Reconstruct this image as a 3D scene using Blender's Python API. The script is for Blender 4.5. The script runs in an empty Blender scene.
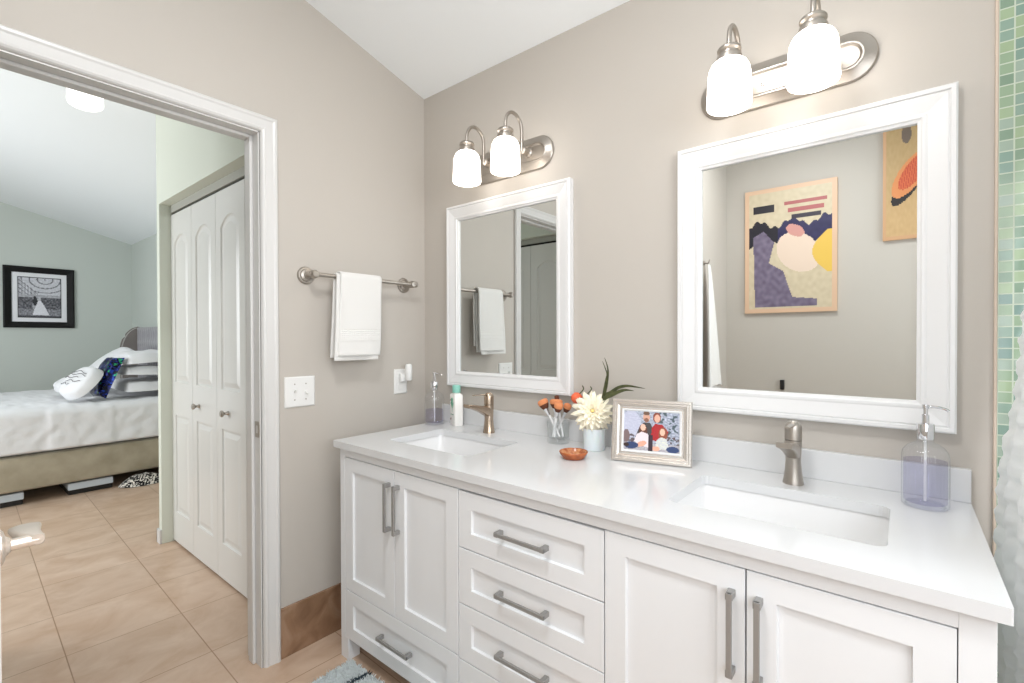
import bpy, bmesh, math, random
from mathutils import Vector, Matrix, noise
random.seed(7)
PI = math.pi
sc = bpy.context.scene
COL = sc.collection

# ------------------------------------------------------------------ camera
def setup_camera():
    yaw, pit, rol = (math.radians(a) for a in (39.266, -0.4837, -0.1456))
    F = Vector((-math.sin(yaw)*math.cos(pit), math.cos(yaw)*math.cos(pit), math.sin(pit)))
    R0 = Vector((math.cos(yaw), math.sin(yaw), 0)); U0 = R0.cross(F)
    R = R0*math.cos(rol) + U0*math.sin(rol); U = R.cross(F)
    cam = bpy.data.cameras.new('camera'); o = bpy.data.objects.new('camera', cam)
    cam.sensor_width = 36; cam.lens = 478.96*36/1024; cam.clip_start = 0.02
    m = Matrix((R, U, -F)).transposed().to_4x4(); m.translation = (1.8731, -1.5959, 1.2475)
    o.matrix_world = m
    COL.objects.link(o); sc.camera = o
setup_camera()

# ------------------------------------------------------------------ light and exposure
w = bpy.data.worlds.new('sky'); sc.world = w; w.use_nodes = True
w.node_tree.nodes['Background'].inputs[0].default_value = (0.80, 0.88, 1.0, 1)
w.node_tree.nodes['Background'].inputs[1].default_value = 1.0
sc.view_settings.view_transform = 'Standard'
sc.view_settings.look = 'None'
sc.view_settings.gamma = 1.0
sc.view_settings.use_curve_mapping = False
sc.view_settings.exposure = 0.0
sc.cycles.use_denoising = True
sc.cycles.max_bounces = 10
sc.cycles.diffuse_bounces = 5
sc.cycles.glossy_bounces = 5
sc.cycles.transmission_bounces = 10
sc.cycles.transparent_max_bounces = 12
sc.cycles.sample_clamp_indirect = 6.0
SHADE_GLOW = 4.4
def area(name, loc, direction, sx, sy, power, color):
    l = bpy.data.lights.new(name, 'AREA'); l.shape = 'RECTANGLE'; l.size = sx; l.size_y = sy
    l.energy = power; l.color = color
    o = bpy.data.objects.new(name, l); COL.objects.link(o); o.location = loc
    o.rotation_euler = Vector(direction).to_track_quat('-Z', 'Y').to_euler()
    return o
area('bath_side_fill', (2.93, -1.45, 1.62), (-1, 0.05, -0.1), 1.5, 1.15, 32, (0.94, 0.97, 1.0))  # unseen side light, added to fill the bathroom
area('bath_rear_fill', (2.40, -2.36, 1.5), (-0.25, 1, -0.08), 0.74, 1.36, 11, (0.94, 0.97, 1.0))  # added fill from behind the camera, source unseen
area('bath_ceiling_fill', (1.35, -1.45, 2.70), (0, 0, -1), 0.42, 0.42, 22, (0.96, 0.98, 1.0))  # added overhead fill, no such lamp in view
area('bedroom_window_daylight', (-2.6, -3.52, 1.45), (0, 1, -0.22), 2.4, 1.5, 82, (0.93, 0.97, 1.0))

# ------------------------------------------------------------------ materials
def lin(c):
    c = c/255.0
    return c/12.92 if c <= 0.04045 else ((c+0.055)/1.055)**2.4
def rgb(r, g, b): return (lin(r), lin(g), lin(b), 1)
def M(name, col, rough=0.5, metal=0.0, **k):
    m = bpy.data.materials.new(name); m.use_nodes = True
    b = m.node_tree.nodes['Principled BSDF']
    b.inputs['Base Color'].default_value = rgb(*col)
    b.inputs['Roughness'].default_value = rough; b.inputs['Metallic'].default_value = metal
    if 'trans' in k: b.inputs['Transmission Weight'].default_value = k['trans']
    if 'ior' in k: b.inputs['IOR'].default_value = k['ior']
    if 'sheen' in k: b.inputs['Sheen Weight'].default_value = k['sheen']
    if 'spec' in k: b.inputs['Specular IOR Level'].default_value = k['spec']
    if 'sss' in k: b.inputs['Subsurface Weight'].default_value = k['sss']
    if 'emit' in k:
        b.inputs['Emission Color'].default_value = rgb(*k.get('ecol', (255, 255, 255))); b.inputs['Emission Strength'].default_value = k['emit']
    if 'bump' in k or 'vary' in k:
        nt = m.node_tree; tc = nt.nodes.new('ShaderNodeTexCoord'); nz = nt.nodes.new('ShaderNodeTexNoise')
        nz.inputs['Scale'].default_value = k.get('scale', 40); nz.inputs['Detail'].default_value = 5
        src = tc.outputs['Object']
        if 'stretch' in k:
            mp = nt.nodes.new('ShaderNodeMapping'); mp.inputs['Scale'].default_value = k['stretch']
            nt.links.new(src, mp.inputs['Vector']); src = mp.outputs['Vector']
        nt.links.new(src, nz.inputs['Vector'])
        if 'bump' in k:
            bp = nt.nodes.new('ShaderNodeBump'); bp.inputs['Strength'].default_value = k['bump']; bp.inputs['Distance'].default_value = k.get('dist', 0.002)
            nt.links.new(nz.outputs['Fac'], bp.inputs['Height']); nt.links.new(bp.outputs['Normal'], b.inputs['Normal'])
        if 'vary' in k:
            cr = nt.nodes.new('ShaderNodeValToRGB'); cr.color_ramp.elements[0].position = 0.35; cr.color_ramp.elements[1].position = 0.65
            cr.color_ramp.elements[0].color = rgb(*k['vary']); cr.color_ramp.elements[1].color = rgb(*col)
            nt.links.new(nz.outputs['Fac'], cr.inputs['Fac']); nt.links.new(cr.outputs['Color'], b.inputs['Base Color'])
    return m
mt = {}
mt['paint'] = M('taupe_wall_paint', (190, 184, 176), 0.55, bump=0.06, scale=220, spec=0.3)
mt['paint_bed'] = M('sage_wall_paint', (202, 208, 202), 0.6, bump=0.06, scale=220, spec=0.3)
mt['paint_closet'] = M('pale_sage_paint', (214, 218, 206), 0.6, bump=0.06, scale=220, spec=0.3)
mt['ceil'] = M('white_ceiling_paint', (244, 248, 250), 0.8, bump=0.05, scale=150, spec=0.2)
mt['trim'] = M('white_gloss_trim', (212, 211, 209), 0.3)
mt['door'] = M('white_door_paint', (214, 213, 209), 0.28)
mt['cab'] = M('white_cabinet_lacquer', (228, 230, 232), 0.35)
mt['quartz'] = M('white_quartz', (214, 215, 216), 0.14)
mt['ceramic'] = M('white_ceramic', (230, 230, 230), 0.06)
mt['nickel'] = M('brushed_nickel', (178, 171, 163), 0.38, 1.0, bump=0.05, scale=30, stretch=(1, 1, 40), dist=0.0005)
mt['bronze'] = M('champagne_nickel', (188, 170, 152), 0.24, 1.0)
mt['paleknob'] = M('pale_satin_nickel', (232, 220, 208), 0.35, 0.6)
mt['pull'] = M('satin_pull_metal', (160, 159, 157), 0.5, 0.6)
mt['chrome'] = M('chrome', (225, 225, 228), 0.05, 1.0)
mt['mirror'] = M('mirror_silver', (226, 229, 228), 0.0, 1.0)
mt['frame'] = M('white_frame_lacquer', (226, 226, 226), 0.35)
mt['dark'] = M('dark_gap', (18, 17, 16), 0.8)
mt['track'] = M('shade_grey_track', (168, 168, 160), 0.5)  # grey puts the shade under the closet head into the colour
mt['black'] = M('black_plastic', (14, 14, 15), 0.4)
mt['plastic'] = M('white_plastic', (230, 230, 228), 0.3)
mt['towel'] = M('white_terry', (226, 225, 222), 0.95, bump=0.6, scale=500, dist=0.002, sheen=0.3)
mt['towelband'] = M('white_towel_band', (228, 227, 224), 0.8, bump=0.5, scale=260, dist=0.002)
mt['curtain'] = M('white_curtain', (248, 249, 250), 0.9, bump=0.25, scale=160, sheen=0.2)
def thin_glass(name, tint, refl=1.0, ior=1.4):
    m = bpy.data.materials.new(name); m.use_nodes = True; nt = m.node_tree; nt.nodes.clear()
    out = nt.nodes.new('ShaderNodeOutputMaterial'); mix = nt.nodes.new('ShaderNodeMixShader'); tr = nt.nodes.new('ShaderNodeBsdfTransparent'); gl = nt.nodes.new('ShaderNodeBsdfGlossy')
    lw = nt.nodes.new('ShaderNodeLayerWeight'); lw.inputs['Blend'].default_value = 0.5; tr.inputs['Color'].default_value = rgb(*tint); gl.inputs['Roughness'].default_value = 0.03
    pw = nt.nodes.new('ShaderNodeMath'); pw.operation = 'POWER'; pw.inputs[1].default_value = 3.5
    mu = nt.nodes.new('ShaderNodeMath'); mu.operation = 'MULTIPLY_ADD'; mu.inputs[1].default_value = 0.55*refl; mu.inputs[2].default_value = 0.04*refl
    nt.links.new(lw.outputs['Facing'], pw.inputs[0]); nt.links.new(pw.outputs[0], mu.inputs[0]); nt.links.new(mu.outputs[0], mix.inputs[0]); nt.links.new(tr.outputs[0], mix.inputs[1]); nt.links.new(gl.outputs[0], mix.inputs[2]); nt.links.new(mix.outputs[0], out.inputs[0])
    return m
def cloth_translucent(m, amount):
    nt = m.node_tree; b = nt.nodes['Principled BSDF']; out = nt.nodes['Material Output']
    t = nt.nodes.new('ShaderNodeBsdfTranslucent'); t.inputs['Color'].default_value = rgb(236, 238, 242); mx = nt.nodes.new('ShaderNodeMixShader'); mx.inputs[0].default_value = amount
    nt.links.new(b.outputs[0], mx.inputs[1]); nt.links.new(t.outputs[0], mx.inputs[2]); nt.links.new(mx.outputs[0], out.inputs['Surface'])
cloth_translucent(mt['curtain'], 0.32)
mt['glass'] = thin_glass('clear_ribbed_glass', (252, 253, 254), 1.25)
mt['tumbler'] = thin_glass('clear_tumbler_glass', (252, 253, 253), 0.8)
mt['soap'] = thin_glass('lavender_soap', (241, 240, 248), 0.25, 1.33)
mt['opal'] = M('lit_opal_glass', (255, 250, 243), 0.3, emit=SHADE_GLOW, ecol=(255, 247, 237))
mt['bedlamp'] = M('lit_frosted_glass', (255, 255, 255), 0.3, emit=1.9, ecol=(255, 252, 246))
mt['linen'] = M('white_bed_linen', (226, 226, 228), 0.9, bump=0.25, scale=60, sheen=0.2)
mt['velvet'] = M('taupe_velvet', (176, 166, 146), 0.8, sheen=0.5, vary=(150, 141, 120), scale=5)
mt['greyvelvet'] = M('grey_velvet', (146, 143, 148), 0.75, sheen=0.6)
mt['brownvelvet'] = M('grey_brown_velvet', (122, 115, 110), 0.75, sheen=0.6)
mt['bin'] = M('pale_blue_bin', (196, 205, 214), 0.5)
mt['petal'] = M('cream_petal', (255, 246, 222), 0.6, sss=0.1)
mt['petalcore'] = M('yellow_petal_core', (255, 226, 150), 0.6)
mt['coral'] = M('coral_bloom', (238, 110, 72), 0.6)
mt['leaf'] = M('dark_strap_leaf', (92, 96, 58), 0.5, vary=(60, 66, 38), scale=60)
mt['potglass'] = M('frosted_white_glass', (240, 241, 242), 0.18, sss=0.2)
mt['terra'] = M('glazed_terracotta', (186, 104, 58), 0.25, vary=(150, 76, 40), scale=45)
mt['terra_in'] = M('terracotta_glaze_inside', (206, 150, 104), 0.2, vary=(150, 72, 38), scale=60)
mt['silver'] = M('champagne_silver_frame', (214, 209, 203), 0.26, 0.8)
mt['brushhandle'] = M('clear_white_handle', (236, 236, 236), 0.15)
mt['bristle'] = M('copper_bristle', (214, 138, 92), 0.9, bump=0.5, scale=300)
mt['bristledark'] = M('dark_bristle', (96, 54, 36), 0.9, bump=0.5, scale=300)
mt['mint'] = M('mint_plastic', (140, 202, 186), 0.35)
mt['lotion'] = M('white_bottle', (244, 242, 238), 0.35)
mt['greenprint'] = M('green_print', (84, 166, 132), 0.4)
mt['redprint'] = M('dark_red_print', (120, 50, 50), 0.4)
mt['shag'] = M('pale_blue_shag', (226, 232, 232), 0.95)
mt['shagdark'] = M('dark_teal_shag', (58, 74, 82), 0.95)
mt['scrib'] = M('dark_print', (60, 60, 66), 0.7)
mt['caulk'] = M('tan_caulk', (206, 190, 174), 0.6)
mt['canvas'] = M('canvas_edge', (214, 180, 146), 0.8)
mt['blackframe'] = M('black_picture_frame', (11, 10, 10), 0.55, spec=0.3)

def floor_material():
    m = M('beige_floor_tile', (206, 178, 148), 0.32); nt = m.node_tree; b = nt.nodes['Principled BSDF']
    geo = nt.nodes.new('ShaderNodeNewGeometry'); mp = nt.nodes.new('ShaderNodeMapping')
    mp.inputs['Location'].default_value = (0.632, 0.892, 0); mp.inputs['Rotation'].default_value = (0, 0, math.radians(1.7))
    nt.links.new(geo.outputs['Position'], mp.inputs['Vector'])
    br = nt.nodes.new('ShaderNodeTexBrick'); br.offset = 0.0; br.squash = 1.0
    br.inputs['Scale'].default_value = 1.0; br.inputs['Brick Width'].default_value = 0.402; br.inputs['Row Height'].default_value = 0.386
    br.inputs['Mortar Size'].default_value = 0.0020; br.inputs['Mortar Smooth'].default_value = 0.1
    br.inputs['Color1'].default_value = (0, 0, 0, 1); br.inputs['Color2'].default_value = (1, 1, 1, 1); br.inputs['Mortar'].default_value = (0.5, 0.5, 0.5, 1)
    nt.links.new(mp.outputs['Vector'], br.inputs['Vector'])
    st = nt.nodes.new('ShaderNodeMapping'); st.inputs['Scale'].default_value = (2.6, 1.9, 1); st.inputs['Rotation'].default_value = (0, 0, 0.5)
    nt.links.new(geo.outputs['Position'], st.inputs['Vector'])
    nz = nt.nodes.new('ShaderNodeTexNoise'); nz.inputs['Scale'].default_value = 2.6; nz.inputs['Detail'].default_value = 7; nz.inputs['Roughness'].default_value = 0.6
    nz.inputs['Distortion'].default_value = 0.6
    nt.links.new(st.outputs['Vector'], nz.inputs['Vector'])
    cr = nt.nodes.new('ShaderNodeValToRGB')
    cr.color_ramp.elements[0].position = 0.3; cr.color_ramp.elements[0].color = rgb(188, 157, 131)
    cr.color_ramp.elements[1].position = 0.7; cr.color_ramp.elements[1].color = rgb(211, 187, 166)
    nt.links.new(nz.outputs['Fac'], cr.inputs['Fac'])
    hv = nt.nodes.new('ShaderNodeHueSaturation')
    mr = nt.nodes.new('ShaderNodeMapRange'); mr.inputs['To Min'].default_value = 0.97; mr.inputs['To Max'].default_value = 1.03
    nt.links.new(br.outputs['Color'], mr.inputs['Value']); nt.links.new(mr.outputs['Result'], hv.inputs['Value'])
    nt.links.new(cr.outputs['Color'], hv.inputs['Color'])
    mx = nt.nodes.new('ShaderNodeMixRGB'); mx.inputs['Color2'].default_value = rgb(160, 128, 102)
    nt.links.new(br.outputs['Fac'], mx.inputs['Fac']); nt.links.new(hv.outputs['Color'], mx.inputs['Color1'])
    nt.links.new(mx.outputs['Color'], b.inputs['Base Color'])
    bp = nt.nodes.new('ShaderNodeBump'); bp.invert = True; bp.inputs['Strength'].default_value = 0.4; bp.inputs['Distance'].default_value = 0.002
    nt.links.new(br.outputs['Fac'], bp.inputs['Height']); nt.links.new(bp.outputs['Normal'], b.inputs['Normal'])
    return m
mt['floor'] = floor_material()

def marble_material():
    m = M('brown_marble_tile', (170, 130, 98), 0.25); nt = m.node_tree; b = nt.nodes['Principled BSDF']
    geo = nt.nodes.new('ShaderNodeNewGeometry')
    nz = nt.nodes.new('ShaderNodeTexNoise'); nz.inputs['Scale'].default_value = 9; nz.inputs['Detail'].default_value = 8; nz.inputs['Distortion'].default_value = 0.7
    nt.links.new(geo.outputs['Position'], nz.inputs['Vector'])
    cr = nt.nodes.new('ShaderNodeValToRGB'); e = cr.color_ramp.elements
    e[0].position = 0.3; e[0].color = rgb(122, 92, 70); e[1].position = 0.72; e[1].color = rgb(166, 136, 112)
    x = e.new(0.5); x.color = rgb(144, 113, 88)
    nt.links.new(nz.outputs['Fac'], cr.inputs['Fac']); nt.links.new(cr.outputs['Color'], b.inputs['Base Color'])
    return m
mt['marble'] = marble_material()

def mosaic_material():
    m = M('green_glass_mosaic', (150, 180, 150), 0.12); nt = m.node_tree; b = nt.nodes['Principled BSDF']; L = nt.links
    P = 0.0254
    geo = nt.nodes.new('ShaderNodeNewGeometry'); sep = nt.nodes.new('ShaderNodeSeparateXYZ'); L.new(geo.outputs['Position'], sep.inputs[0])
    def math_(op, a, v=None):
        n = nt.nodes.new('ShaderNodeMath'); n.operation = op
        if hasattr(a, 'links'): L.new(a, n.inputs[0])
        else: n.inputs[0].default_value = a
        if v is not None:
            if hasattr(v, 'links'): L.new(v, n.inputs[1])
            else: n.inputs[1].default_value = v
        return n.outputs[0]
    cells, masks = [], []
    for ax, off in ((0, -2.0435), (2, 0.0)):
        s = math_('DIVIDE', math_('ADD', sep.outputs[ax], off), P)
        cells.append(math_('FLOOR', s))
        f = math_('FRACT', s)
        d = math_('MINIMUM', f, math_('SUBTRACT', 1.0, f))
        masks.append(d)
    cm = nt.nodes.new('ShaderNodeCombineXYZ'); L.new(cells[0], cm.inputs[0]); L.new(cells[1], cm.inputs[1])
    wn = nt.nodes.new('ShaderNodeTexWhiteNoise'); wn.noise_dimensions = '3D'; L.new(cm.outputs[0], wn.inputs['Vector'])
    cr = nt.nodes.new('ShaderNodeValToRGB'); e = cr.color_ramp.elements; cr.color_ramp.interpolation = 'CONSTANT'
    e[0].position = 0; e[0].color = rgb(148, 170, 144); e[1].position = 0.2; e[1].color = rgb(132, 158, 146)
    for p, c in ((0.36, (158, 178, 146)), (0.5, (124, 150, 142)), (0.62, (140, 164, 150)), (0.76, (156, 174, 160)), (0.9, (130, 154, 134))):
        x = e.new(p); x.color = rgb(*c)
    L.new(wn.outputs['Value'], cr.inputs['Fac'])
    mn = math_('MINIMUM', masks[0], masks[1]); grout = math_('LESS_THAN', mn, 0.055)
    mx = nt.nodes.new('ShaderNodeMixRGB'); mx.inputs['Color2'].default_value = rgb(190, 200, 184)
    L.new(grout, mx.inputs['Fac']); L.new(cr.outputs['Color'], mx.inputs['Color1']); L.new(mx.outputs['Color'], b.inputs['Base Color'])
    rg = math_('MULTIPLY_ADD', grout, 0.6); rg.node.inputs[2].default_value = 0.12; L.new(rg, b.inputs['Roughness'])
    return m
mt['mosaic'] = mosaic_material()

def sequin_material():
    m = M('blue_sequins', (30, 40, 120), 0.25, 0.6); nt = m.node_tree; b = nt.nodes['Principled BSDF']
    tc = nt.nodes.new('ShaderNodeTexCoord'); v = nt.nodes.new('ShaderNodeTexVoronoi'); v.inputs['Scale'].default_value = 55
    nt.links.new(tc.outputs['Object'], v.inputs['Vector'])
    sp = nt.nodes.new('ShaderNodeSeparateColor'); nt.links.new(v.outputs['Color'], sp.inputs[0])
    cr = nt.nodes.new('ShaderNodeValToRGB'); e = cr.color_ramp.elements; cr.color_ramp.interpolation = 'CONSTANT'
    e[0].position = 0; e[0].color = rgb(6, 8, 28); e[1].position = 0.4; e[1].color = rgb(16, 28, 96)
    for p, c in ((0.62, (16, 24, 70)), (0.8, (30, 60, 150)), (0.92, (40, 140, 100))):
        x = e.new(p); x.color = rgb(*c)
    nt.links.new(sp.outputs[0], cr.inputs['Fac']); nt.links.new(cr.outputs['Color'], b.inputs['Base Color'])
    return m
mt['sequin'] = sequin_material()
def pattern_material():
    m = M('black_white_fabric', (20, 20, 22), 0.9); nt = m.node_tree; b = nt.nodes['Principled BSDF']
    tc = nt.nodes.new('ShaderNodeTexCoord'); n = nt.nodes.new('ShaderNodeTexNoise'); n.inputs['Scale'].default_value = 34; n.inputs['Distortion'].default_value = 2
    nt.links.new(tc.outputs['Object'], n.inputs['Vector'])
    cr = nt.nodes.new('ShaderNodeValToRGB'); cr.color_ramp.interpolation = 'CONSTANT'; e = cr.color_ramp.elements
    e[0].position = 0; e[0].color = rgb(16, 15, 16); e[1].position = 0.53; e[1].color = rgb(226, 220, 210)
    nt.links.new(n.outputs['Fac'], cr.inputs['Fac']); nt.links.new(cr.outputs['Color'], b.inputs['Base Color'])
    return m
mt['pattern'] = pattern_material()
def print_material():
    m = M('printed_picture', (200, 200, 200), 0.45); nt = m.node_tree
    a = nt.nodes.new('ShaderNodeAttribute'); a.attribute_name = 'ink'
    nt.links.new(a.outputs['Color'], nt.nodes['Principled BSDF'].inputs['Base Color']); return m
mt['print'] = print_material()

# ------------------------------------------------------------------ builders
def obj(name, bm, mat, parent=None, smooth=False, sharp=None):
    bmesh.ops.recalc_face_normals(bm, faces=bm.faces)
    me = bpy.data.meshes.new(name); bm.to_mesh(me); bm.free()
    for m in (mat if isinstance(mat, (list, tuple)) else [mat]): me.materials.append(m)
    if smooth:
        me.polygons.foreach_set('use_smooth', [True]*len(me.polygons))
        me.set_sharp_from_angle(angle=math.radians(sharp if sharp else 40))
    o = bpy.data.objects.new(name, me); COL.objects.link(o)
    if parent is not None: attach(o, parent)
    return o
def attach(o, p):
    o.parent = p
    o.matrix_parent_inverse = world(p).inverted()
def world(p):
    m = Matrix.Translation(p.location) @ p.rotation_euler.to_matrix().to_4x4()
    return (world(p.parent) @ p.matrix_parent_inverse @ m) if p.parent else m
def tag(o, label, cat, group=None):
    o['label'] = label; o['category'] = cat
    if group: o['group'] = group
    return o
def thing(name, label, cat, loc=(0, 0, 0), group=None):
    o = bpy.data.objects.new(name, None); COL.objects.link(o); o.location = loc; o.empty_display_size = 0.05
    return tag(o, label, cat, group)
def struct(name, bm, mat, **k):
    o = obj(name, bm, mat, **k); o['kind'] = 'structure'; return o
def sempty(name, loc):
    o = bpy.data.objects.new(name, None); COL.objects.link(o); o.location = loc; o['kind'] = 'structure'; return o
def B(): return bmesh.new()
def box(bm, x0, x1, y0, y1, z0, z1, bev=0.0, seg=2):
    g = bmesh.ops.create_cube(bm, size=1.0); vs = g['verts']
    for v in vs:
        v.co = Vector(((x0+x1)/2 + v.co.x*(x1-x0), (y0+y1)/2 + v.co.y*(y1-y0), (z0+z1)/2 + v.co.z*(z1-z0)))
    if bev > 0:
        es = list({e for v in vs for e in v.link_edges})
        bmesh.ops.bevel(bm, geom=es, offset=bev, segments=seg, affect='EDGES', profile=0.5)
    return bm
def lathe(bm, prof, c=(0, 0, 0), seg=32, axis='z', ribs=0, ribd=0.0, mat=None):
    rings = []
    for r, z in prof:
        ring = []
        if r < 1e-6:
            ring = [bm.verts.new((0, 0, z))]
        else:
            for i in range(seg):
                a = 2*PI*i/seg; rr = r*(1 + ribd*math.cos(ribs*a)) if ribs else r
                ring.append(bm.verts.new((rr*math.cos(a), rr*math.sin(a), z)))
        rings.append(ring)
    fs = []
    for a, b in zip(rings, rings[1:]):
        for i in range(seg):
            j = (i+1) % seg
            if len(a) == 1 and len(b) == 1: break
            if len(a) == 1: fs.append(bm.faces.new((a[0], b[j], b[i])))
            elif len(b) == 1: fs.append(bm.faces.new((a[i], a[j], b[0])))
            else: fs.append(bm.faces.new((a[i], a[j], b[j], b[i])))
    vs = [v for r in rings for v in r]
    if axis == 'y': bmesh.ops.transform(bm, matrix=Matrix.Rotation(PI/2, 4, 'X'), verts=vs)      # z -> -y
    if axis == 'x': bmesh.ops.transform(bm, matrix=Matrix.Rotation(PI/2, 4, 'Y'), verts=vs)      # z -> +x
    bmesh.ops.translate(bm, verts=vs, vec=c)
    return vs
def tube(bm, pts, r, seg=12, flat=None):
    pts = [Vector(p) for p in pts]; n = len(pts)
    rs = r if isinstance(r, (list, tuple)) else [r]*n
    up = Vector((0, 0, 1)); rings = []; prev = None
    for i, p in enumerate(pts):
        t = (pts[min(i+1, n-1)] - pts[max(i-1, 0)]).normalized()
        if prev is None:
            s = t.cross(up)
            if s.length < 1e-3: s = t.cross(Vector((1, 0, 0)))
        else: s = prev - t*prev.dot(t)
        s.normalize(); prev = s; q = s.cross(t)
        fx, fy = flat if flat else (1, 1)
        rings.append([bm.verts.new(p + s*math.cos(2*PI*k/seg)*rs[i]*fx + q*math.sin(2*PI*k/seg)*rs[i]*fy) for k in range(seg)])
    for a, b in zip(rings, rings[1:]):
        for k in range(seg): bm.faces.new((a[k], a[(k+1) % seg], b[(k+1) % seg], b[k]))
    bm.faces.new(rings[0]); bm.faces.new(rings[-1])
def smoothpts(pts, n=8):
    pts = [Vector(p) for p in pts]; out = []
    for i in range(len(pts)-1):
        p0, p1, p2, p3 = pts[max(i-1, 0)], pts[i], pts[i+1], pts[min(i+2, len(pts)-1)]
        for k in range(n):
            t = k/n
            out.append(0.5*((2*p1)+(p2-p0)*t+(2*p0-5*p1+4*p2-p3)*t*t+(3*p1-p0-3*p2+p3)*t**3))
    return out + [pts[-1]]
def ring_frame(bm, rect, prof, mp, fill=False):
    """profile (inset, depth) swept round a rectangle (u0,u1,w0,w1) with mitred corners; mp(u,w,d) -> xyz"""
    u0, u1, w0, w1 = rect; rows = []
    for ins, d in prof:
        rows.append([bm.verts.new(mp(*c, d)) for c in ((u0+ins, w0+ins), (u1-ins, w0+ins), (u1-ins, w1-ins), (u0+ins, w1-ins))])
    for a, b in zip(rows, rows[1:]):
        for k in range(4): bm.faces.new((a[k], a[(k+1) % 4], b[(k+1) % 4], b[k]))
    if fill: bm.faces.new(rows[-1])
    return rows
def prism(bm, pts, mp, d0, d1, holes=()):
    """filled 2D outline with holes, extruded between depths d0 and d1"""
    loops = [list(pts)] + [list(h) for h in holes]
    es, lv = [], []
    for lp in loops:
        vs = [bm.verts.new(mp(u, w_, d0)) for u, w_ in lp]; lv.append(vs)
        es += [bm.edges.new((vs[i], vs[(i+1) % len(vs)])) for i in range(len(vs))]
    g = bmesh.ops.triangle_fill(bm, use_beauty=True, use_dissolve=False, edges=es)
    fs = [f for f in g['geom'] if isinstance(f, bmesh.types.BMFace)]
    vmap = {}
    for lp, vs in zip(loops, lv):
        for (u, w_), v in zip(lp, vs): vmap[v] = bm.verts.new(mp(u, w_, d1))
    for f in fs: bm.faces.new([vmap[v] for v in reversed(f.verts)])
    for vs in lv:
        for i in range(len(vs)):
            a, b = vs[i], vs[(i+1) % len(vs)]
            bm.faces.new((a, b, vmap[b], vmap[a]))
def rrect(u0, u1, w0, w1, r, n=5):
    out = []
    for cx, cy, a0 in ((u1-r, w0+r, -PI/2), (u1-r, w1-r, 0), (u0+r, w1-r, PI/2), (u0+r, w0+r, PI)):
        for k in range(n+1):
            a = a0 + PI/2*k/n; out.append((cx+r*math.cos(a), cy+r*math.sin(a)))
    return out
def offset_poly(pts, d):
    n = len(pts); out = []
    for i in range(n):
        p0, p1, p2 = Vector(pts[i-1]), Vector(pts[i]), Vector(pts[(i+1) % n])
        e1 = (p1-p0).normalized(); e2 = (p2-p1).normalized()
        n1 = Vector((-e1.y, e1.x)); n2 = Vector((-e2.y, e2.x)); b = (n1+n2).normalized()
        out.append(tuple(p1 + b*d/max(0.3, b.dot(n1))))
    return out
XZ = lambda yf: (lambda u, w_, d: (u, yf+d, w_))           # a face looking to -Y
def pillow_mesh(bm, W, H, T, mtx, n=18, p=3.0, wob=0.012, seed=0.0, wav=6.0, rnd=0.25, ex=0.33):
    top, bot = {}, {}
    for i in range(n+1):
        for j in range(n+1):
            u, v = -1+2*i/n, -1+2*j/n
            k = (max(0, 1-abs(u)**p)*max(0, 1-abs(v)**p))**ex
            pin = 1-0.06*(1-abs(u)**2)*abs(v)**6 ; pin2 = 1-0.06*(1-abs(v)**2)*abs(u)**6
            nn = noise.noise(Vector((u*wav*0.4+seed, v*wav*0.4, seed*1.7)))*wob
            x, y = u*W/2*pin2, v*H/2*pin
            x *= 1-rnd*(1-math.sqrt(1-v*v/2)); y *= 1-rnd*(1-math.sqrt(1-u*u/2))
            top[i, j] = bm.verts.new(mtx @ Vector((x, y, T/2*k + nn*k)))
            bot[i, j] = top[i, j] if k == 0 else bm.verts.new(mtx @ Vector((x, y, -T/2*k + nn*k)))
    for i in range(n):
        for j in range(n):
            bm.faces.new((top[i, j], top[i+1, j], top[i+1, j+1], top[i, j+1]))
            q = [bot[i, j], bot[i, j+1], bot[i+1, j+1], bot[i+1, j]]
            if len(set(q)) == 4 and not all(a in top.values() for a in ()):
                try: bm.faces.new(q)
                except ValueError: pass
def sheet(bm, fn, nu, nv):
    g = [[bm.verts.new(fn(i/nu, j/nv)) for j in range(nv+1)] for i in range(nu+1)]
    for i in range(nu):
        for j in range(nv): bm.faces.new((g[i][j], g[i+1][j], g[i+1][j+1], g[i][j+1]))
    return g
def picture(name, W, H, nx, ny, ink, place, parent):
    """a flat print; ink(x, y) gives its colour (0..1 from left, 0..1 from bottom); place(x, y) -> xyz"""
    bm = B(); sheet(bm, place, nx, ny); cols = []
    me = bpy.data.meshes.new(name); bm.to_mesh(me); bm.free()
    at = me.color_attributes.new('ink', 'FLOAT_COLOR', 'CORNER')
    for p in me.polygons:
        i, j = divmod(p.index, ny); c = rgb(*ink((i+0.5)/nx, (j+0.5)/ny))
        for li in p.loop_indices: at.data[li].color = c
    me.materials.append(mt['print'])
    o = bpy.data.objects.new(name, me); COL.objects.link(o); attach(o, parent); return o
def ell(x, y, cx, cy, rx, ry, rot=0.0):
    dx, dy = x-cx, y-cy; c, s = math.cos(rot), math.sin(rot)
    a, b = dx*c+dy*s, -dx*s+dy*c
    return (a/rx)**2+(b/ry)**2 < 1
def inpoly(x, y, P):
    r = False; j = len(P)-1
    for i in range(len(P)):
        if (P[i][1] > y) != (P[j][1] > y) and x < (P[j][0]-P[i][0])*(y-P[i][1])/(P[j][1]-P[i][1])+P[i][0]: r = not r
        j = i
    return r
def nz2(x, y, s=0.0): return noise.noise(Vector((x, y, s)))

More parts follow.
